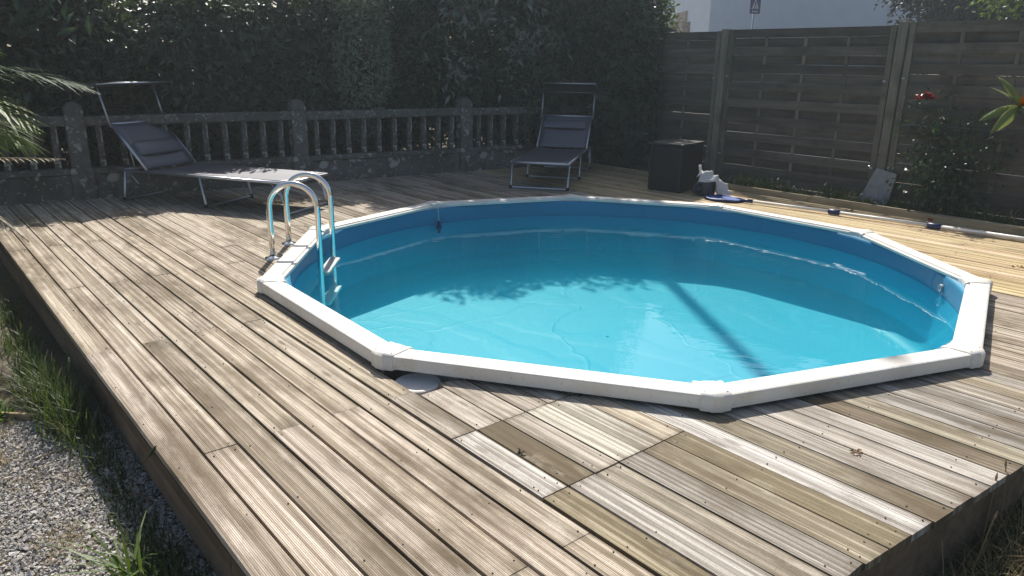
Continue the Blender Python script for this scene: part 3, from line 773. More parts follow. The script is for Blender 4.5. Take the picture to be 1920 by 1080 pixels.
ho = MB(); ho.tube([(-.03 + .062 * math.cos(k / 20 * 2 * math.pi), -.05 + .01 * math.sin(k / 20 * 2 * math.pi), .085 + .062 * math.sin(k / 20 * 2 * math.pi)) for k in range(21)], .011, 8)
o = obj('hose_loop', ho.mesh('hose_loop', M_PUMP, True), pump, (-.045, -.01, 0)); 
obj('motor', MB().tube([(-.02, .0, .07), (-.13, .0, .07)], .05, 16).mesh('motor', M_PUMP, True), pump)
obj('stand_pipe', MB().tube([(-.055, 0, .18), (-.075, 0, .33)], .014, 10).mesh('stand_pipe', M_WHITE, True), pump)
def draped(name, pts_fn, n, m_, mat):
    mb = MB()
    for i in range(n + 1):
        for j in range(m_ + 1): mb.v.append(pts_fn(i / n, j / m_))
    for i in range(n):
        for j in range(m_): a = i * (m_ + 1) + j; mb.f.append((a, a + m_ + 1, a + m_ + 2, a + 1))
    return mb.mesh(name, mat, True)
rc = np.random.default_rng(4); cn = rc.normal(0, 1, (4, 4))
def cl(u, v):
    x = -.115 + .40 * u; y = -1 + 2 * v
    wr = sum(cn[i, j] * math.sin((i + 1.5) * 4.1 * u + cn[j, i] * 2) * math.sin((j + 1.2) * 3.6 * v + i) for i in range(4) for j in range(4))
    if x < .10: w = .115; h = .245 + .022 * math.sin(9 * u); lo = .165
    else:
        t = min(1, (x - .10) / .18); w = .115 - .06 * t; h = .235 - .205 * t; lo = max(.006, .165 - .9 * t)
    e = max(0., 1 - abs(y) ** 2.4)
    return (x + .006 * wr, y * w + .004 * wr, max(.005, lo + (h - lo) * e + .007 * wr * (.4 + e)))
cloth = obj('cloth', draped('cloth', cl, 40, 28, M_CLOTH), None, (2.125, 8.10, 0), R(-15)); cloth.scale = (.86, .86, .97)
so = cloth.modifiers.new('thick', 'SOLIDIFY'); so.thickness = .003
tag(cloth, 'crumpled white cloth draped over the filter pump', 'cloth')

net = thing('pool_skimmer_net', (2.232, 7.80, 0), R(-41), 'blue pool skimmer net on a long white telescopic pole lying along the deck', 'net')
ov = [(.0 + .20 * math.cos(k / 36 * 2 * math.pi), .14 * math.sin(k / 36 * 2 * math.pi), .02 + .004 * math.sin(k * .7)) for k in range(37)]
obj('rim', MB().tube(ov, .012, 8).mesh('rim', M_NAVY, True), net)
mb = MB(); 
for i in range(9):
    for k in range(32):
        rr = i / 8; an = 2 * math.pi * k / 32; mb.v.append((.195 * rr * math.cos(an), .136 * rr * math.sin(an), .022 - .012 * (1 - rr ** 2) + .004 * math.sin(5 * an + 7 * rr)))
for i in range(8):
    for k in range(32): mb.f.append((i * 32 + k, i * 32 + (k + 1) % 32, (i + 1) * 32 + (k + 1) % 32, (i + 1) * 32 + k))
obj('netting', mb.mesh('netting', M_NETBLUE, True), net)
def nl(w): 
    q = Matrix.Rotation(R(41), 4, 'Z') @ (Vector(w) - Vector((2.232, 7.80, 0))); return q
P_ = [nl(q) for q in ((2.40, 7.66, .028), (2.48, 7.585, .03), (3.106, 7.06, .03), (3.75, 6.46, .03), (4.40, 5.84, .03), (5.0, 5.27, .03))]
obj('socket', MB().tube([nl((2.38, 7.68, .022)), P_[1]], .019, 10).mesh('socket', M_NAVY, True), net)
obj('pole', MB().tube([P_[1], P_[2]], .0135, 12).mesh('pole', M_WHITE, True), net)
obj('pole', MB().tube([P_[2], P_[3]], .0155, 12).mesh('pole', M_WHITE, True), net)
obj('pole', MB().tube([P_[3], P_[5]], .0175, 12).mesh('pole', M_WHITE, True), net)
for q in (P_[2], P_[3]):
    dv = (P_[5] - P_[1]).normalized(); obj('connector', MB().tube([q - dv * .055, q - dv * .05, q + dv * .05, q + dv * .055], [.02, .026, .026, .02], 12).mesh('connector', M_NAVY, True), net)
o = obj('red_scrap', MB().box((0, 0, 0), (.04, .006, .022)).mesh('red_scrap', M_RED), None, tuple(W(-2.66, 7.405, .018)), BA); o.rotation_euler.x = .1
tag(o, 'small red scrap resting against the timber edging beam', 'scrap')
# slate leaning on the fence post
sl = MB(); sl.prism([(-.17, 0), (.15, 0), (.17, .40), (-.05, .44)], -.012, .012)
o = obj('slate_slab', sl.mesh('slate_slab', M_SLATE), None, tuple(W(-3.42, 7.86, -.06)), 0, bevel=.003)
o.rotation_euler = (Matrix.Rotation(BA, 4, 'Z') @ Matrix.Rotation(R(76), 4, 'X')).to_euler()
tag(o, 'flat grey slate slab leaning against the foot of a fence post', 'slab')

# ------------------------------------------------------------------ vegetation generators
def unit(v): return v / np.maximum(np.linalg.norm(v, axis=1, keepdims=True), 1e-9)
def leaf_arrays(P, D, N, L, Wd, fold=.18):
    """five-point folded leaves: base, two sides, midrib, tip"""
    n = len(P); S = unit(np.cross(D, N)); N = unit(np.cross(S, D))
    L = np.broadcast_to(L, n)[:, None]; Wd = np.broadcast_to(Wd, n)[:, None]
    base = P; tip = P + D * L - N * L * .12; mid = P + D * L * .48
    l_ = mid + S * Wd * .5 + N * Wd * fold; r_ = mid - S * Wd * .5 + N * Wd * fold
    V = np.stack([base, l_, mid, r_, tip], 1).reshape(-1, 3)
    o = np.arange(n)[:, None] * 5
    F = np.concatenate([o + np.array([[0, 1, 2]]), o + np.array([[0, 2, 3]]), o + np.array([[1, 4, 2]]), o + np.array([[2, 4, 3]])], 0)
    return V, F
def rand_unit(n, rng): return unit(rng.normal(size=(n, 3)))
def foliage_from_points(name, P, out, L, Wd, mat, parent, rng, droop=.35, spread=1.0, jit=.35):
    n = len(P)
    D = unit(out * .7 + rand_unit(n, rng) * spread + np.array([0, 0, -droop]))
    N = unit(out * .6 + rand_unit(n, rng) * .8 + np.array([0, 0, .8]))
    ls = L * (1 + rng.uniform(-jit, jit, n)); V, F = leaf_arrays(P, D, N, ls, ls * Wd)
    return obj(name, mesh_arrays(name, V, F, mat), parent)
def value_noise(P, scale, seed):
    q = P * scale; r_ = np.random.default_rng(seed); k = r_.normal(size=(6, 3)); ph = r_.uniform(0, 6.28, 6)
    return sum(np.sin(q @ k[i] + ph[i]) for i in range(6)) / 6
def shrub_points(n, half, cz, rng, seed, flat=3.0, shell=.55):
    """points through a superellipsoid volume, denser at its surface, with lumps and hollows"""
    d = rand_unit(n * 2, rng)
    e = (np.abs(d[:, 0]) ** flat + np.abs(d[:, 1]) ** flat + np.abs(d[:, 2]) ** flat) ** (1 / flat)
    S = d / e[:, None]
    lump = 1 + .13 * value_noise(S * half, 2.6, seed) + .08 * value_noise(S * half, 6.0, seed + 1)
    u = rng.uniform(0, 1, len(d)); rr = np.where(u < shell, rng.uniform(.84, 1.02, len(d)), rng.uniform(.25, 1, len(d)) ** (1 / 2.2))
    P = S * half * (rr * lump)[:, None]
    keep = value_noise(P, 4.5, seed + 2) + value_noise(P, 9, seed + 3) * .5 > -.42
    P = P[keep][:n]; out = unit(P / half ** 2)
    return P + np.array([0, 0, cz]), out
def trunks(parent, mat, pts, name='trunk', n=8):
    for path, r0, r1 in pts:
        rs = [r0 + (r1 - r0) * i / (len(path) - 1) for i in range(len(path))]
        obj(name, MB().tube(path, rs, n).mesh(name, mat, True), parent)
def shrub(name, base, rz, half, cz, n, L, Wd, mat, label, cat, seed, group=None, stems=3, extra=None, flat=3.0, droop=.35, inner=0):
    rng = np.random.default_rng(seed); t = thing(name, base, rz, label, cat, group); h = np.array(half)
    P, out = shrub_points(n, h, cz, rng, seed, flat)
    P = np.where((P[:, 2:] < .03), np.abs(P - [0, 0, .03]) + [0, 0, .03], P) if False else P[P[:, 2] > .04] if True else P
    out = unit((P - [0, 0, cz]) / h ** 2)
    foliage_from_points('foliage', P, out, L, Wd, mat, t, rng, droop)
    if inner:
        Q, qo = shrub_points(inner, h * .80, cz, rng, seed + 9, flat, 0.); Q = Q[Q[:, 2] > .1]; qo = unit((Q - [0, 0, cz]) / h ** 2)
        foliage_from_points('inner_foliage', Q, qo, .19, .62, mat, t, rng, droop)
    if extra is not None:
        P2, o2, L2, W2, m2 = extra(rng); foliage_from_points('leaf_sprays', P2, o2, L2, W2, m2, t, rng, .2)
    pts = []
    for k in range(stems):
        x = (k - (stems - 1) / 2) * half[0] * 1.2 / max(1, stems) + rng.uniform(-.1, .1); y = rng.uniform(-.15, .15)
        pts.append(([(x, y, -.08), (x + rng.uniform(-.1, .1), y, cz * .5), (x + rng.uniform(-.25, .25), y + rng.uniform(-.1, .1), cz + half[2] * .6)], .045, .012))
    trunks(t, M_BARK, pts)
    return t
def along(s, off, z=0.):
    q = bc + bd * s + Vector((-bd.y, bd.x)) * off; return (q.x, q.y, z)
def sprays(n, ncl, xr, yf, zr, L, Wd, mat, sd):
    def f(rng):
        C = np.stack([rng.uniform(*xr, ncl), np.full(ncl, yf) + rng.normal(0, .06, ncl), rng.uniform(*zr, ncl)], 1)
        P = C[rng.integers(0, ncl, n)] + rng.normal(0, 1, (n, 3)) * sd
        out = np.tile(np.array([[0., -1., .25]]), (n, 1)); return P, out, L, Wd, mat
    return f
HG = 'shrubs of the tall hedge behind the balustrade'
shrub('hedge_shrub', along(-5.9, .95, -.02), bal_dir, (1.5, .75, 1.75), 1.6, 13000, .11, .5, M_DARKHEDGE, 'dark broad leaved hedge shrub at the far left behind the palm', 'shrub', 21, HG, 3, sprays(260, 9, (-.9, 1.3), -.78, (1.2, 2.3), .19, .34, M_BROAD, np.array([.16, .05, .13])), inner=4200)
shrub('hedge_shrub', along(-3.75, .92, -.02), bal_dir, (1.6, .78, 1.78), 1.62, 16000, .125, .46, M_DARKHEDGE, 'dark large leaved hedge shrub behind the sunshade of the left lounger', 'shrub', 22, HG, 3, sprays(260, 10, (-1.4, 1.3), -.80, (1.1, 2.2), .18, .34, M_BROAD, np.array([.16, .05, .13])), inner=4200)
shrub('hedge_shrub', along(-1.45, .88, -.02), bal_dir, (1.5, .70, 1.12), 1.10, 18000, .085, .45, M_HEDGE, 'dense dark hedge shrub behind the balustrade bay beside the left lounger', 'shrub', 23, HG, inner=4200)
shrub('hedge_shrub', along(.45, .98, -.02), bal_dir, (1.5, .70, 1.18), 1.17, 19000, .085, .42, M_HEDGE, 'dark hedge shrub behind the middle bay of the balustrade', 'shrub', 24, HG, inner=4200)
shrub('grey_shrub', along(.62, .30, -.02), bal_dir, (.34, .22, .98), 1.45, 5200, .055, .42, M_GREYLEAF, 'slender grey green shrub with small leaves leaning over the balustrade middle', 'shrub', 25, None, 2, None, 2.3)
shrub('laurel_tree', along(2.72, 1.05, -.02), bal_dir, (1.45, .95, 2.2), 2.25, 22000, .11, .36, M_LAUREL, 'tall laurel with glossy leaves, sky sheen coloured into its front sprays, behind the right post of the balustrade', 'tree', 26, None, 4, sprays(950, 15, (-1.3, .7), -.95, (1.15, 2.5), .12, .36, M_LAURELSHEEN, np.array([.14, .05, .13])), inner=5000)
shrub('laurel_tree', along(4.15, .75, -.02), bal_dir, (1.2, .95, 2.3), 2.35, 17000, .10, .38, M_LAUREL, 'tall dark laurel filling the corner behind the right lounger', 'tree', 27, None, 4, inner=5000)
shrub('corner_shrub', along(3.25, .16, -.02), bal_dir, (.66, .30, .78), .78, 5500, .075, .42, M_HEDGE, 'low dark shrub covering the end of the balustrade left of the right lounger', 'shrub', 28, None, 3)
shrub('fence_shrub', tuple(W(-7.05, 8.05, -.05)), BA, (.62, .48, 1.15), 1.15, 6500, .07, .45, M_HEDGE, 'dark bushy shrub in front of the left end of the wooden fence', 'shrub', 29, None, 3, inner=1500)
shrub('fence_shrub', tuple(W(-7.95, 9.0, -.05)), BA, (.72, .6, 1.35), 1.5, 8000, .07, .48, M_TREE, 'sunlit green shrub rising behind the left end of the wooden fence', 'shrub', 30, None, 3, inner=1800)

# far trees at the right edge beyond the fence
def far_tree(base, h, rad, n, L, mat, label, seed, cz):
    rng = np.random.default_rng(seed); t = thing('garden_tree', base, 0, label, 'tree')
    cl_ = rng.normal(0, 1, (26, 3)) * np.array([rad * .5, rad * .5, h * .2]) + np.array([0, 0, cz])
    idx = rng.integers(0, 26, n); P = cl_[idx] + rng.normal(0, 1, (n, 3)) * np.array([.42, .42, .34]) * rad * .42
    out = unit(P - np.array([0, 0, cz])); foliage_from_points('crown', P, out, L, .45, mat, t, rng, .3)
    paths = [([(0, 0, -.1), (.05, .02, cz * .5), (0, 0, cz)], .16, .07)] + [([(0, 0, cz * .55), tuple((cl_[k] * .5) + np.array([0, 0, cz * .35])), tuple(cl_[k])], .06, .015) for k in range(7)]
    trunks(t, M_BARK, paths)
far_tree((11.05, 19.5, -.05), 6.5, 1.9, 16000, .17, M_CONIFER, 'dark tree standing beside the right end of the white house', 41, 3.6)
far_tree((10.0, 14.2, -.05), 5.0, 1.6, 9000, .12, M_TREE, 'bright sunlit tree above the right end of the fence', 42, 3.0)

# tall pole behind the hedge whose shadow falls across the pool
pole = thing('utility_pole', (.90, 13.0, -.06), 0, 'tall concrete utility pole behind the laurel, casting the bar of shadow on the pool floor', 'pole')
obj('shaft', MB().tube([(0, 0, 0), (0, 0, 5.5), (0, 0, 11.05)], [.095, .075, .052], 14).mesh('shaft', M_CONCRETE, True), pole)
obj('cap', MB().lathe([(.0, .06), (.05, .05), (.085, .0), (.085, -.06)], 14, (0, 0, 11.08)).mesh('cap', M_GALV, True), pole)

# ------------------------------------------------------------------ palm at the left edge
palm = thing('palm', (-4.15, 4.55, -.3), 0, 'feathery palm at the left edge beside the deck with sunlit fronds', 'palm')
mb = MB(); pr_ = [(.16, 0), (.17, .15), (.15, .3), (.16, .5), (.14, .7), (.15, .9), (.14, 1.15), (.13, 1.35), (.05, 1.45), (.0, 1.47)]
obj('trunk', mb.lathe(pr_, 16).mesh('trunk', M_BARK), palm)
def frond(az, rise, length, droop, mat, seed, ll=.34, n=44, wid=.017, sag=.5, z0=1.40):
    rng = np.random.default_rng(seed); az = R(az); dirh = np.array([math.cos(az), math.sin(az), 0.]); side = np.array([-dirh[1], dirh[0], 0.])
    T = np.linspace(0, 1, 24); path = np.array([dirh * length * t * (1 - .1 * droop * t) + np.array([0, 0, rise * length * t - droop * length * t * t]) for t in T])
    mb = MB().tube([tuple(p) for p in path + np.array([0, 0, z0])], [.016 * (1 - t) + .003 for t in T], 6)
    V = list(mb.v); F = [f for f in mb.f if len(f) == 4]; Vl = []; Fl = []
    for k in range(n):
        t = .12 + .87 * k / (n - 1); i = min(22, int(t * 23)); p = path[i] + (path[i + 1] - path[i]) * (t * 23 - i); tg = unit((path[i + 1] - path[i])[None])[0]
        nrm = np.cross(side, tg); nrm = nrm if nrm[2] > 0 else -nrm
        l_ = ll * (math.sin(math.pi * min(1, .15 + t * .88)) ** .6 + .12) * rng.uniform(.85, 1.12)
        for s in (-1, 1):
            d = unit((side * s * (1.0 - .55 * t) + tg * (.55 + .6 * t) + nrm * rng.uniform(.05, .35) + rng.normal(0, .05, 3))[None])[0]
            wv_ = unit(np.cross(d, nrm)[None])[0] * wid * .5; o = len(Vl); base = p + np.array([0, 0, z0])
            for q, wq in ((0, .6), (.35, 1.), (.7, .75), (1., .05)):
                c_ = base + d * l_ * q + np.array([0, 0, -sag * l_ * q * q * .55]); Vl += [c_ - wv_ * wq, c_ + wv_ * wq]
            Fl += [(o + 2 * q, o + 2 * q + 1, o + 2 * q + 3, o + 2 * q + 2) for q in range(3)]
    o = len(V); V += [tuple(x) for x in Vl]; F += [tuple(i + o for i in f) for f in Fl]
    obj('frond', mesh_arrays('frond', V, F, mat, False), palm)
for i, (az, rise, ln, dr, mt) in enumerate([(7, .40, 1.62, .38, M_PALMDARK), (14, .30, 1.5, .26, M_PALMDARK), (-6, .42, 1.42, .55, M_PALM), (-14, .38, 1.30, .60, M_PALM), (-2, .26, 1.30, .50, M_PALM), (80, .8, 1.3, .6, M_PALM), (100, .7, 1.4, .6, M_PALM),
        (130, .6, 1.5, .6, M_PALM), (170, .6, 1.5, .6, M_PALM), (215, .6, 1.5, .6, M_PALM), (250, .6, 1.4, .6, M_PALM), (285, .65, 1.3, .6, M_PALM), (-45, .8, 1.1, .9, M_PALM)]):
    frond(az, rise, ln, dr, mt, 60 + i, .36 if i > 1 else .3)
frond(3, .10, 1.36, .06, M_PALMDRY, 88, .13, 30, .008, .9, .98)
frond(-6, .05, 1.22, .42, M_PALMDRY, 89, .13, 26, .008, .9, 1.0)

# ------------------------------------------------------------------ grass, weeds and gravel
def grass_arrays(P, H, rng, lean=.5, wid=.006, az=None):
    n = len(P); th = rng.uniform(0, 2 * math.pi, n) if az is None else az; le = rng.uniform(.1, 1, n) * lean
    dh = np.stack([np.cos(th), np.sin(th), np.zeros(n)], 1); sd = np.stack([-np.sin(th), np.cos(th), np.zeros(n)], 1)
    rows = []
    for q, wq in ((0., 1.), (.4, .9), (.75, .55), (1., .06)):
        c = P + dh * (H * le * q ** 1.7)[:, None] + np.array([0, 0, 1.]) * (H * q * (1 - .35 * le * q))[:, None]
        w = np.broadcast_to(wid, n)[:, None] * wq * .5
        rows += [c - sd * w, c + sd * w]
    V = np.stack(rows, 1).reshape(-1, 3); o = np.arange(n)[:, None] * 8
    F = np.concatenate([o + np.array([[2 * q, 2 * q + 1, 2 * q + 3, 2 * q + 2]]) for q in range(3)], 0)
    return V, F
def gz(P): return np.array([ground_z(x, y) for x, y in P[:, :2]])
def patch(n, cx, cy, sx, sy, rng, rot=0.):
    q = rng.normal(0, 1, (n, 2)) * [sx, sy]; c, s = math.cos(rot), math.sin(rot)
    P = np.stack([cx + q[:, 0] * c - q[:, 1] * s, cy + q[:, 0] * s + q[:, 1] * c, np.zeros(n)], 1)
    a = P[:, 0] * d1.x + P[:, 1] * d1.y; b = P[:, 0] * n1.x + P[:, 1] * n1.y
    keep = ~((a < -.62) & (a > -8.6) & (b > .60) & (b < 7.55)); P = P[keep]; P[:, 2] = gz(P) - .004
    return P
rng = np.random.default_rng(77)
def grass(name, specs, mat, label=None, cat=None, kind='stuff'):
    Vs, Fs, o = [], [], 0
    for n, cx, cy, sx, sy, h, lean, wid in specs:
        P = patch(n, cx, cy, sx, sy, rng, BA); V, F = grass_arrays(P, h * rng.uniform(.45, 1.15, len(P)), rng, lean, wid)
        Vs.append(V); Fs.append(F + o); o += len(V)
    ob = obj(name, mesh_arrays(name, np.concatenate(Vs), np.concatenate(Fs), mat)); tag(ob, label, cat, None, kind); return ob
# strip of weeds growing along the left skirting of the deck
def ed(a, off): q = W(a, ROW0 - off); return q.x, q.y
sp = []
for a, off, n, h in ((-5.6, .12, 160, .14), (-5.0, .14, 160, .13), (-4.5, .14, 200, .14), (-4.15, .16, 330, .20), (-3.88, .15, 420, .24), (-3.65, .11, 300, .22), (-3.4, .08, 160, .13), (-3.1, .08, 130, .08), (-2.8, .08, 120, .07), (-2.5, .09, 150, .08), (-2.3, .09, 200, .11), (-2.1, .08, 180, .10), (-1.7, .06, 160, .09)):
    x, y = ed(a, off); sp.append((n, x, y, .15, .045, h, .9, .006))
grass('weeds', sp, M_GRASS, 'shaded green weeds growing along the left side of the deck', 'weeds')
sp = []
for a, off, n, h in ((-4.2, .5, 240, .09), (-4.6, .6, 260, .10), (-4.9, .45, 200, .10), (-4.05, .7, 220, .075), (-5.4, .6, 260, .12), (-4.45, .9, 200, .09)):
    x, y = ed(a, off); sp.append((n, x, y, .2, .14, h, .9, .005))
grass('grass', sp, M_BRIGHTGRASS, 'low green grass in the sun left of the deck', 'grass')
sp = []
for cx, cy, n, h in ((-1.55, 2.22, 260, .045), (-1.95, 2.6, 140, .035), (-2.15, 2.75, 160, .05), (-2.3, 2.45, 140, .05), (-2.35, 3.0, 200, .05), (-2.6, 3.3, 260, .07), (-2.75, 3.55, 220, .08), (-1.75, 2.65, 90, .035)):
    sp.append((n, cx, cy, .055, .045, h, 1.4, .003))
grass('dry_grass', sp, M_DRYGRASS, 'small dry brown tufts growing in the gravel', 'grass')
# bright tussock in the gravel near the camera
def tussock(name, x, y, n, h, wid, mat, label, seed, lean=1.0, spread=.02, azc=None):
    r_ = np.random.default_rng(seed); z = ground_z(x, y); t = thing(name, (x, y, z), 0, label, 'grass')
    P = np.zeros((n, 3)); P[:, :2] = r_.normal(0, spread, (n, 2)); P[:, 2] = -.006
    az = None if azc is None else r_.normal(R(azc[0]), R(azc[1]), n)
    V, F = grass_arrays(P, h * r_.uniform(.5, 1.1, n), r_, lean, wid, az); obj('blades', mesh_arrays('blades', V, F, mat), t); return t
x, y = ed(-2.33, .16)
tussock('grass_tussock', x, y, 26, .25, .011, M_BRIGHTGRASS, 'bright green grass tussock with arching blades beside the deck in the gravel', 5, 1.5, .025, (180, 60))
x, y = ed(-3.95, .42)
tussock('leafy_weed', x, y, 70, .10, .034, M_BRIGHTGRASS, 'low broad leaved bright green weed at the gravel edge', 6, 1.3, .05)
# seed heads standing above the weeds
for k, (a, off, h) in enumerate(((-3.62, .10, .36), (-3.8, .2, .3), (-2.78, .08, .26), (-5.0, .38, .42), (-3.45, .14, .34), (-4.1, .25, .33))):
    x, y = ed(a, off); t = thing('grass_stalk', (x, y, ground_z(x, y) - .01), rng.uniform(0, 6), ('seeding grass stalk rising over the deck edge amid the tallest weeds', 'short seeding grass stalk leaning out left of the tallest weeds', 'lone seeding grass stalk against the skirting near the bright tussock',
        'longest seeding grass stalk, farthest up the left edge of the deck', 'seeding grass stalk nearest the gravel end of the tall weeds', 'seeding grass stalk just behind the broad leaved weed')[k], 'grass', 'seeding grass stalks by the deck')
    lx = rng.uniform(.05, .13); obj('stem', MB().tube([(0, 0, 0), (lx * .3, 0, h * .6), (lx, 0, h)], .0018, 5).mesh('stem', M_GRASS), t)
    obj('seed_head', MB().tube([(lx, 0, h), (lx * 1.15, 0, h + .025), (lx * 1.4, 0, h + .06)], [.003, .008, .002], 6).mesh('seed_head', M_GRASS, True), t)
sp = []
for k in range(46):
    a = rng.uniform(-8.2, -3.9); off = rng.uniform(.35, 2.6); x, y = ed(a, off); sp.append((int(rng.uniform(60, 170)), x, y, .22, .2, rng.uniform(.05, .12), 1.0, .005))
grass('grass', sp, M_GRASS, 'thin uneven grass on the ground beyond the gravel left of the deck', 'grass')
sp = []
for k in range(46):
    q = W(rng.uniform(-.3, 2.2), rng.uniform(1.9, 6.8)); sp.append((int(rng.uniform(90, 200)), q.x, q.y, .22, .2, rng.uniform(.05, .12), 1.0, .005))
grass('grass', sp, M_GRASS, 'rough grass on the lower ground along the right end of the deck', 'grass')
# front right corner below the deck
sp = []
for cx, cy, n, h in ((1.62, 2.02, 500, .10), (1.85, 2.2, 600, .10), (1.75, 1.95, 500, .08), (2.0, 2.45, 600, .1), (2.1, 2.1, 600, .1), (1.5, 1.9, 400, .08), (2.3, 2.6, 500, .1)):
    sp.append((n, cx, cy, .13, .1, h, 1.2, .004))
grass('grass', sp, M_GRASS, 'patchy sunlit grass below the front right corner of the deck', 'grass')
sp = [(n, cx, cy, .1, .09, h, 1.6, .0028) for cx, cy, n, h in ((1.55, 2.0, 160, .16), (1.75, 2.15, 200, .2), (1.9, 2.3, 160, .18), (1.7, 2.0, 200, .12), (2.0, 2.2, 200, .14), (1.45, 1.95, 90, .14))]
grass('dry_grass', sp, M_DRYGRASS, 'tangled dry grass stalks below the front right corner of the deck', 'grass')
for k, (x, y, h) in enumerate(((1.53, 2.06, .24), (1.66, 2.22, .26), (1.76, 2.28, .27), (1.42, 2.02, .16))):
    t = thing('dry_stalk', (x, y, ground_z(x, y) - .01), k, ('thin dry stalk standing in front of the right deck ends', 'thin dry stalk crossing the skirting below the right deck ends', 'tallest thin dry stalk, nearest the right edge of the view', 'short dry stalk beside the nearest right board end')[k], 'grass', 'dry stalks at the front right deck edge')
    obj('stem', MB().tube([(0, 0, 0), (.015, 0, h * .6), (.03, 0, h)], .0022, 5).mesh('stem', M_DRYGRASS), t)
    obj('seed_head', MB().tube([(.03, 0, h), (.034, 0, h + .012), (.036, 0, h + .03)], [.002, .005, .001], 5).mesh('seed_head', M_DRYGRASS), t)
# weeds in the planted strip at the fence
sp = []
for k in range(30):
    a = -6.2 + k * .2; q = W(a, 7.76 + rng.uniform(-.12, .12)); sp.append((int(rng.uniform(160, 380)), q.x, q.y, .12, .08, rng.uniform(.10, .24), .8, .008))
grass('weeds', sp, M_GRASS, 'straggling green weeds in the planted strip under the fence', 'weeds')
P = np.array([tuple(W(a, b, -.03)) for a, b in zip(rng.uniform(-5.2, -2.2, 900), rng.uniform(7.6, 7.9, 900))]); P[:, 2] += rng.uniform(0, .16, 900) ** 1.5
V, F = leaf_arrays(P, rand_unit(900, rng), unit(rand_unit(900, rng) * .5 + [0, 0, 1]), rng.uniform(.025, .05, 900), rng.uniform(.015, .03, 900))
tag(obj('ground_cover', mesh_arrays('ground_cover', V, F, M_ROSELEAF)), 'low leafy ground cover along the timber edging', 'plants', kind='stuff')

# gravel: angular chips, two layers deep
n = 56000
P = np.stack([rng.uniform(-2.62, -.78, n), rng.uniform(1.55, 3.22, n)], 1)
b = P[:, 0] * n1.x + P[:, 1] * n1.y; a = P[:, 0] * d1.x + P[:, 1] * d1.y
P3 = np.concatenate([P, np.zeros((n, 1))], 1); P = P[(b < .64 - rng.uniform(0, .05, n)) & (a > -3.83 - rng.uniform(0, .12, n)) & (b > -.75) & (value_noise(P3, 3.0, 5) + .5 * value_noise(P3, 9.0, 6) + rng.uniform(-.3, .3, n) > -.52)]; n = len(P)
r_ = rng.uniform(.003, .008, n) + .006 * (rng.uniform(0, 1, n) > .93); z = np.array([ground_z(*q) for q in P]) + rng.uniform(-.002, .010, n)
octa = np.array([(1, 0, 0), (-1, 0, 0), (0, 1, 0), (0, -1, 0), (0, 0, 1), (0, 0, -1)], float)
of = np.array([(0, 2, 4), (2, 1, 4), (1, 3, 4), (3, 0, 4), (2, 0, 5), (1, 2, 5), (3, 1, 5), (0, 3, 5)])
Vv = octa[None] * rng.uniform(.6, 1.35, (n, 6, 1)) * r_[:, None, None] + rng.normal(0, .22, (n, 6, 3)) * r_[:, None, None]
th = rng.uniform(0, 6.28, n); c, s = np.cos(th), np.sin(th); tl = rng.uniform(-.7, .7, n); ct, stt = np.cos(tl), np.sin(tl)
x_, y_, z_ = Vv[..., 0], Vv[..., 1], Vv[..., 2]
y2 = y_ * ct[:, None] - z_ * stt[:, None]; z2 = (y_ * stt[:, None] + z_ * ct[:, None]) * .75
Vv = np.stack([x_ * c[:, None] - y2 * s[:, None] + P[:, :1], x_ * s[:, None] + y2 * c[:, None] + P[:, 1:2], z2 + z[:, None]], -1).reshape(-1, 3)
F = (np.arange(n)[:, None, None] * 6 + of[None]).reshape(-1, 3)
tag(obj('gravel', mesh_arrays('gravel', Vv, F, M_GRAVEL)), 'grey crushed stone gravel at the lower left beside the deck', 'gravel', kind='stuff')
# thin board edging where the gravel stops
q0, q1 = Vector((-2.62, 3.16)), Vector((-2.02, 3.12)); md = (q0 + q1) / 2
o = obj('edging_board', MB().box((0, 0, 0), ((q1 - q0).length + .5, .014, .06)).mesh('edging_board', M_SLEEPER), None, (md.x - .2, md.y + .012, -.293), math.atan2(q1.y - q0.y, q1.x - q0.x))
tag(o, 'thin weathered edging board where the gravel meets the grass', 'edging')
# twigs and straws lying on the gravel
for k, (x, y, an, L) in enumerate(((-2.2, 2.78, -.5, .22), (-1.72, 2.05, 1.1, .14), (-1.66, 1.98, 1.6, .1), (-1.95, 2.82, .7, .16), (-2.35, 2.62, -.3, .2), (-1.45, 2.5, -.2, .16), (-1.7, 2.72, .4, .14), (-2.05, 2.3, 1.9, .18))):
    t = obj('straw', MB().tube([(-L / 2, 0, .004), (0, .008, .009), (L / 2, -.004, .003)], .0028 if k else .006, 5).mesh('straw', M_DRYGRASS), None, (x, y, -.292), an)
    tag(t, 'dry straw lying loose on the gravel' if k else 'pale broken twig lying on the gravel at the left edge', 'twig', 'loose straws on the gravel' if k else None)

# fallen leaves and a broken chip of wood on the deck
def fallen(x, y, size, label, seed, mat=M_DRYLEAF, name='dry_leaf'):
    r_ = np.random.default_rng(seed); n = 4
    P = np.zeros((n, 3)); P[:, :2] = r_.normal(0, size * .35, (n, 2)); P[:, 2] = .004
    D = unit(np.concatenate([r_.normal(0, 1, (n, 2)), r_.uniform(0, .5, (n, 1))], 1)); N = unit(r_.normal(0, .5, (n, 3)) + [0, 0, 1])
    V, F = leaf_arrays(P, D, N, r_.uniform(.6, 1.1, n) * size, r_.uniform(.35, .6, n) * size, .3)
    V[:, 2] = np.maximum(V[:, 2], .002); o = obj(name, mesh_arrays(name, V, F, mat)); o.location = (x, y, 0); tag(o, label, 'leaf'); return o
fallen(1.27, 2.406, .035, 'curled dry brown leaf on the front right boards', 1)
fallen(3.34, 7.25, .05, 'small dark dry leaf on the yellow boards by the net pole', 2)
fallen(3.66, 5.17, .04, 'dark dry leaf on the yellow boards at the right edge', 3)
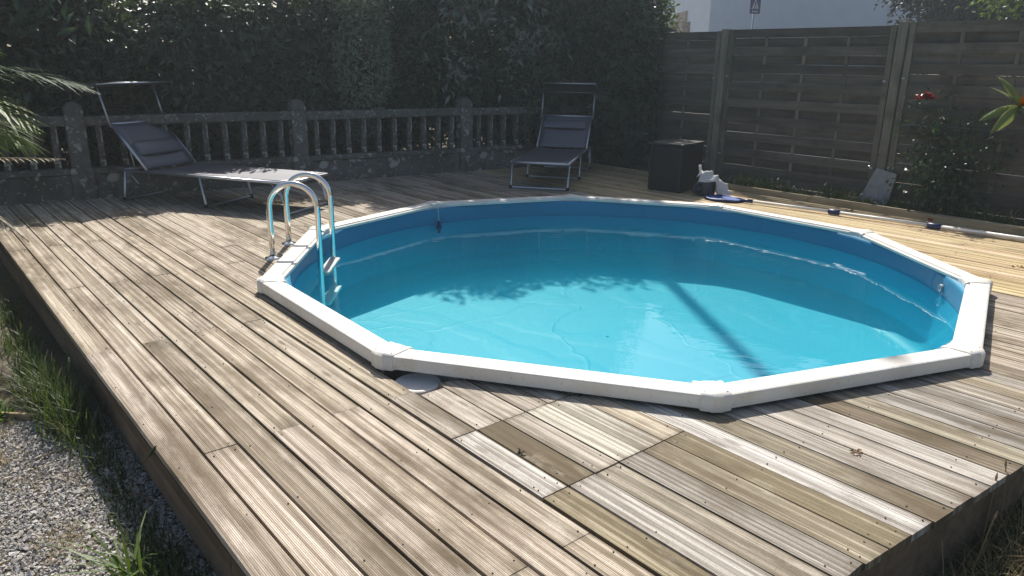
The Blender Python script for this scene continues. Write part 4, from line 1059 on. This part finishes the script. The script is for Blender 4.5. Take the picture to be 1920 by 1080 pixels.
fallen(.055, 2.372, .03, 'dark chip lying in the gap of the brown hatch board', 8, M_BARK, 'wood_chip')

# rose bush with one red bloom
rose = thing('rose_bush', tuple(W(-2.75, 7.78, -.06)), 0, 'thin leafy rose bush with a red bloom in front of the right fence panel', 'rose bush')
rr_ = np.random.default_rng(15); tips = []
rb0 = W(-2.75, 7.78, -.06); flower = W(-2.97, 7.62, 1.10) - rb0
for k in range(13):
    tip = np.array(flower) if k == 0 else np.array([rr_.uniform(-.5, .65), rr_.uniform(-.25, .3), rr_.uniform(.3, 1.0)])
    b_ = np.array([rr_.uniform(-.12, .12), rr_.uniform(-.08, .08), 0]); mdp = b_ * .4 + tip * .45 + np.array([0, 0, .2])
    if k == 0: mdp = b_ * .5 + tip * .5 + np.array([.05, .05, .1])
    T = np.linspace(0, 1, 9); path = [(1 - t) ** 2 * b_ + 2 * t * (1 - t) * mdp + t * t * tip for t in T]
    obj('cane', MB().tube([tuple(p) for p in path], [.007 - .0045 * t for t in T], 6).mesh('cane', M_BARK, True), rose)
    for p in path[2:]: tips.append((p, 20))
P = np.concatenate([p + rr_.normal(0, .10, (n_, 3)) for p, n_ in tips]); P = P[P[:, 2] > .03]
foliage_from_points('foliage', P, unit(P - [0, 0, .5]), .055, .58, M_ROSELEAF, rose, rr_, .2)
n_ = 34; lv = np.linspace(0, 1, n_); an = lv * 34.0; D = np.stack([np.cos(an) * (.35 + .75 * lv), np.sin(an) * (.35 + .75 * lv), 1.1 - 1.15 * lv], 1)
Nn = np.stack([-np.cos(an), -np.sin(an), .6 + 0 * an], 1); fl = np.array(flower)
V, F = leaf_arrays(np.repeat(fl[None], n_, 0) + rr_.normal(0, .004, (n_, 3)), unit(D), unit(Nn), .065 + .04 * lv, .07 + .04 * lv, .25)
obj('bloom', mesh_arrays('bloom', V, F, M_PETAL), rose)

# shrub branch reaching in at the right edge, close to the camera
sb = thing('potted_shrub', (1.93, 2.16, ground_z(1.93, 2.16)), 0, 'branch of a shrub with pointed yellow green and orange leaves at the right edge', 'shrub')
root_ = np.array([1.93, 2.16, ground_z(1.93, 2.16)])
stem = [np.array(q) - root_ for q in ((1.93, 2.16, -.25), (1.98, 2.2, .5), (1.9, 2.15, .95), (1.62, 2.08, 1.13))]
obj('stem', MB().tube([tuple(q) for q in stem], [.016, .013, .009, .006], 8).mesh('stem', M_BARK, True), sb)
for k in range(4):
    q = stem[2] + np.array([.1, .05, -.1 * k]); obj('side_stem', MB().tube([tuple(stem[1] + (stem[2] - stem[1]) * (.2 + .25 * k)), tuple(q + np.array([.12, .1 * (k - 1.5), .3]))], [.006, .003], 6).mesh('side_stem', M_BARK, True), sb)
def big_leaf(p, tip, wid, nrm, mat, label=None):
    p, tip = np.array(p) - root_, np.array(tip) - root_; d = tip - p; L = np.linalg.norm(d); d = d / L; s = np.cross(d, nrm); s /= np.linalg.norm(s); nn = np.cross(s, d)
    V = []; F = []; k_ = 9
    for i in range(k_):
        t = i / (k_ - 1); w = wid * (math.sin(math.pi * t ** .8) ** .8 if 0 < t < 1 else .02) * .5; c = p + d * L * t - nn * .10 * L * t * t
        V += [c + s * w + nn * w * .35, c, c - s * w + nn * w * .35]
    for i in range(k_ - 1):
        o = i * 3; F += [(o, o + 1, o + 4, o + 3), (o + 1, o + 2, o + 5, o + 4)]
    me = mesh_arrays('leaf', V, F, mat, True); o = obj('leaf', me, sb); so_ = o.modifiers.new('thick', 'SOLIDIFY'); so_.thickness = .0012
    if label: o['label'] = label
c_ = (1.358, 2.05, 1.258)
stem += [np.array((1.50, 2.06, 1.20)) - root_, np.array(c_) - root_]
obj('twig', MB().tube([tuple(stem[3]), tuple(stem[4]), tuple(stem[5])], [.006, .004, .002], 8).mesh('twig', M_BARK, True), sb)
for tip, w, nr, mt in (((1.268, 2.03, 1.312), .016, (.3, -.6, .75), M_SHRUB), ((1.312, 2.08, 1.336), .030, (.3, -.9, .2), M_SHRUB), ((1.336, 2.0, 1.335), .014, (.9, -.4, .1), M_SHRUB), ((1.264, 2.06, 1.222), .026, (.1, -.7, .7), M_SHRUB),
                      ((1.270, 2.0, 1.192), .030, (.2, -.75, .6), M_SHRUB), ((1.352, 1.98, 1.332), .038, (.1, -.98, .1), M_ORANGE), ((1.40, 1.98, 1.195), .03, (.2, -.8, .5), M_SHRUB), ((1.44, 2.02, 1.33), .036, (-.2, -.9, .3), M_SHRUB), ((1.47, 2.08, 1.28), .03, (0, -.6, .8), M_ORANGE)):
    big_leaf(c_, tip, w, np.array(nr), mt)
for k in range(70):
    p = stem[2] + (stem[3] - stem[2]) * rr_.uniform(-1.6, .95) + rr_.normal(0, .02, 3) + root_
    big_leaf(p, p + unit(np.array([[rr_.uniform(-.2, 1), rr_.uniform(-1, 1), rr_.uniform(-.3, .9)]]))[0] * .12, .03, np.array([rr_.uniform(-.4, .4), -.4, .8]), M_SHRUB)

# ------------------------------------------------------------------ white house across the street
HX, HY = 6.64, 27.0; hd = Vector((1, .02)).normalized(); hl = Vector((-.085, .996)).normalized()
house = thing('house', (HX, HY, -.04), 0, 'white rendered house across the street above the fence', 'house')
WL, DL, EH, AH = 7.66, 8.5, 8.4, 9.9
def hp(u, v, z): return (hd.x * u + hl.x * v, hd.y * u + hl.y * v, z)
mb = MB()
mb.add([hp(0, 0, 0), hp(WL, 0, 0), hp(WL, 0, EH), hp(WL / 2, 0, AH), hp(0, 0, EH), hp(0, DL, 0), hp(WL, DL, 0), hp(WL, DL, EH), hp(WL / 2, DL, AH), hp(0, DL, EH)],
       [(0, 1, 2, 3, 4), (9, 8, 7, 6, 5), (0, 4, 9, 5), (1, 6, 7, 2), (4, 3, 8, 9), (3, 2, 7, 8), (0, 5, 6, 1)])
obj('wall', mb.mesh('wall', M_RENDER), house)
for sgn in (0, 1):
    e = -.25 if sgn == 0 else WL + .25; es = EH - .25 * (AH - EH) / (WL / 2); mb = MB()
    A = [hp(e, -.12, es + .02), hp(WL / 2, -.12, AH + .02), hp(WL / 2, DL + .12, AH + .02), hp(e, DL + .12, es + .02)]
    mb.add(A + [(x, y, z + .12) for x, y, z in A], [(0, 1, 2, 3), (7, 6, 5, 4), (0, 4, 5, 1), (1, 5, 6, 2), (2, 6, 7, 3), (3, 7, 4, 0)])
    obj('roof_slope', mb.mesh('roof_slope', M_ROOF), house)
obj('drainpipe', MB().tube([hp(6.24, -.05, 0), hp(6.24, -.05, EH - .8)], .035, 10).mesh('drainpipe', M_SIGNWHITE, True), house)
def on_left(v0, v1, z0, z1, proud, name, mat, par=house):
    mb = MB(); ps = []
    for off in (.0, proud):
        for v, z in ((v0, z0), (v1, z0), (v1, z1), (v0, z1)): q = hp(-off - .004 if off else .05, v, z); ps.append(q)
    mb.add(ps, [(3, 2, 1, 0), (4, 5, 6, 7), (0, 1, 5, 4), (1, 2, 6, 5), (2, 3, 7, 6), (3, 0, 4, 7)]); return obj(name, mb.mesh(name, mat), par, bevel=.02)
on_left(2.55, 3.85, 3.06, 3.43, .06, 'quoin_stone', M_GRANITE)
for v0, v1, z0, z1, mt in ((2.12, 3.0, 2.86, 3.03, M_BROWNSTONE), (2.12, 2.8, 2.55, 2.84, M_BROWNSTONE), (2.85, 3.5, 2.55, 3.02, M_GRANITE), (3.55, 4.5, 2.84, 3.16, M_BROWNSTONE), (3.6, 4.4, 2.5, 2.82, M_BROWNSTONE), (2.1, 3.4, 2.2, 2.53, M_BROWNSTONE), (3.45, 4.5, 2.15, 2.48, M_GRANITE)):
    on_left(v0, v1, z0, z1, .05 + rf.uniform(0, .02), 'quoin_stone', mt)
on_left(4.75, 6.15, 3.02, 3.40, .03, 'wall_panel', M_PANELGREY); on_left(4.8, 6.1, 2.5, 2.98, .02, 'shutter', M_BROWNSTONE)
# blue plate on a bracket at the house wall
pl = thing('wall_sign', hp(0, 5.4, 3.7)[:2] and tuple(Vector(hp(-.02, 5.4, 3.66)) + Vector((HX, HY, -.04))), math.atan2(hl.y, hl.x), 'blue wall sign on a dark bracket at the far side of the house', 'sign')
obj('plate', MB().box((0, .26, .17), (.04, .44, .36)).mesh('plate', M_SIGNBLUE), pl)
obj('bracket', MB().tube([(0, -.0, .0), (0, .56, .0)], .02, 8).mesh('bracket', M_SIGNBLACK), pl)
obj('bracket', MB().tube([(0, .01, .0), (0, .01, .75)], .025, 8).mesh('bracket', M_SIGNBLACK), pl)
for z in (.11, .23): obj('lettering', MB().box((-.024, .26, z), (.008, .3, .045)).mesh('lettering', M_SIGNWHITE), pl)

# pedestrian crossing sign on its pole
cs_ = thing('crossing_sign', (6.95, 23.0, -.04), R(14), 'blue pedestrian crossing sign on a grey pole in front of the white house', 'sign')
obj('pole', MB().tube([(0, .035, 0), (0, .035, 3.5)], .03, 12).mesh('pole', M_GALV, True), cs_)
obj('panel_rim', MB().box((0, 0, 3.17), (.36, .02, .50)).mesh('panel_rim', M_SIGNWHITE), cs_, bevel=.008)
pn = obj('panel', MB().box((0, -.013, 3.17), (.335, .006, .475)).mesh('panel', M_SIGNBLUE), cs_)
mb = MB(); mb.add([(-.115, -.0185, 3.06), (.115, -.0185, 3.06), (0, -.0185, 3.34), (-.115, -.017, 3.06), (.115, -.017, 3.06), (0, -.017, 3.34)], [(0, 1, 2), (5, 4, 3), (0, 3, 4, 1), (1, 4, 5, 2), (2, 5, 3, 0)])
obj('white_triangle', mb.mesh('white_triangle', M_SIGNWHITE), pn)
mb = MB(); Yf = -.0205
mb.lathe([(.0, 0), (.016, 0)], 12); mb.v = [(x, Yf, 3.262 + y) for x, y, z in mb.v]
def bar(p, q, w):
    d = Vector((q[0] - p[0], q[1] - p[1])).normalized(); s = Vector((-d.y, d.x)) * w / 2
    mb.add([(p[0] + s.x, Yf, p[1] + s.y), (q[0] + s.x, Yf, q[1] + s.y), (q[0] - s.x, Yf, q[1] - s.y), (p[0] - s.x, Yf, p[1] - s.y)], [(0, 1, 2, 3)])
bar((0, 3.245), (0, 3.17), .034); bar((0, 3.175), (-.035, 3.105), .018); bar((0, 3.175), (.035, 3.105), .018); bar((0, 3.235), (-.04, 3.19), .013); bar((0, 3.235), (.04, 3.19), .013)
for k in range(5): bar((-.07 + .035 * k, 3.066), (-.066 + .033 * k, 3.095), .016)
obj('walker_symbol', mb.mesh('walker_symbol', M_SIGNBLACK), pn)
for k in range(4): obj('stripe', MB().box((-.075 + .05 * k, -.018, 2.99), (.026, .004, .05)).mesh('stripe', M_SIGNWHITE), pn)

# thin volume added over the garden, standing in for lens glare
hm = NT('glare_veil'); hm.t.nodes.remove(hm.p)
pv = hm.n('VolumePrincipled'); pv.inputs['Color'].default_value = (.84, .92, 1.0, 1); pv.inputs['Density'].default_value = .0026; pv.inputs['Anisotropy'].default_value = .45
hm.l(pv.outputs[0], hm.out.inputs['Volume'])
tag(obj('glare_veil', MB().box((2, 12, 5.2), (64, 52, 13.4)).mesh('glare_veil', hm.mat)), 'thin added veil over the garden standing in for lens glare', 'glare_veil', kind='stuff')
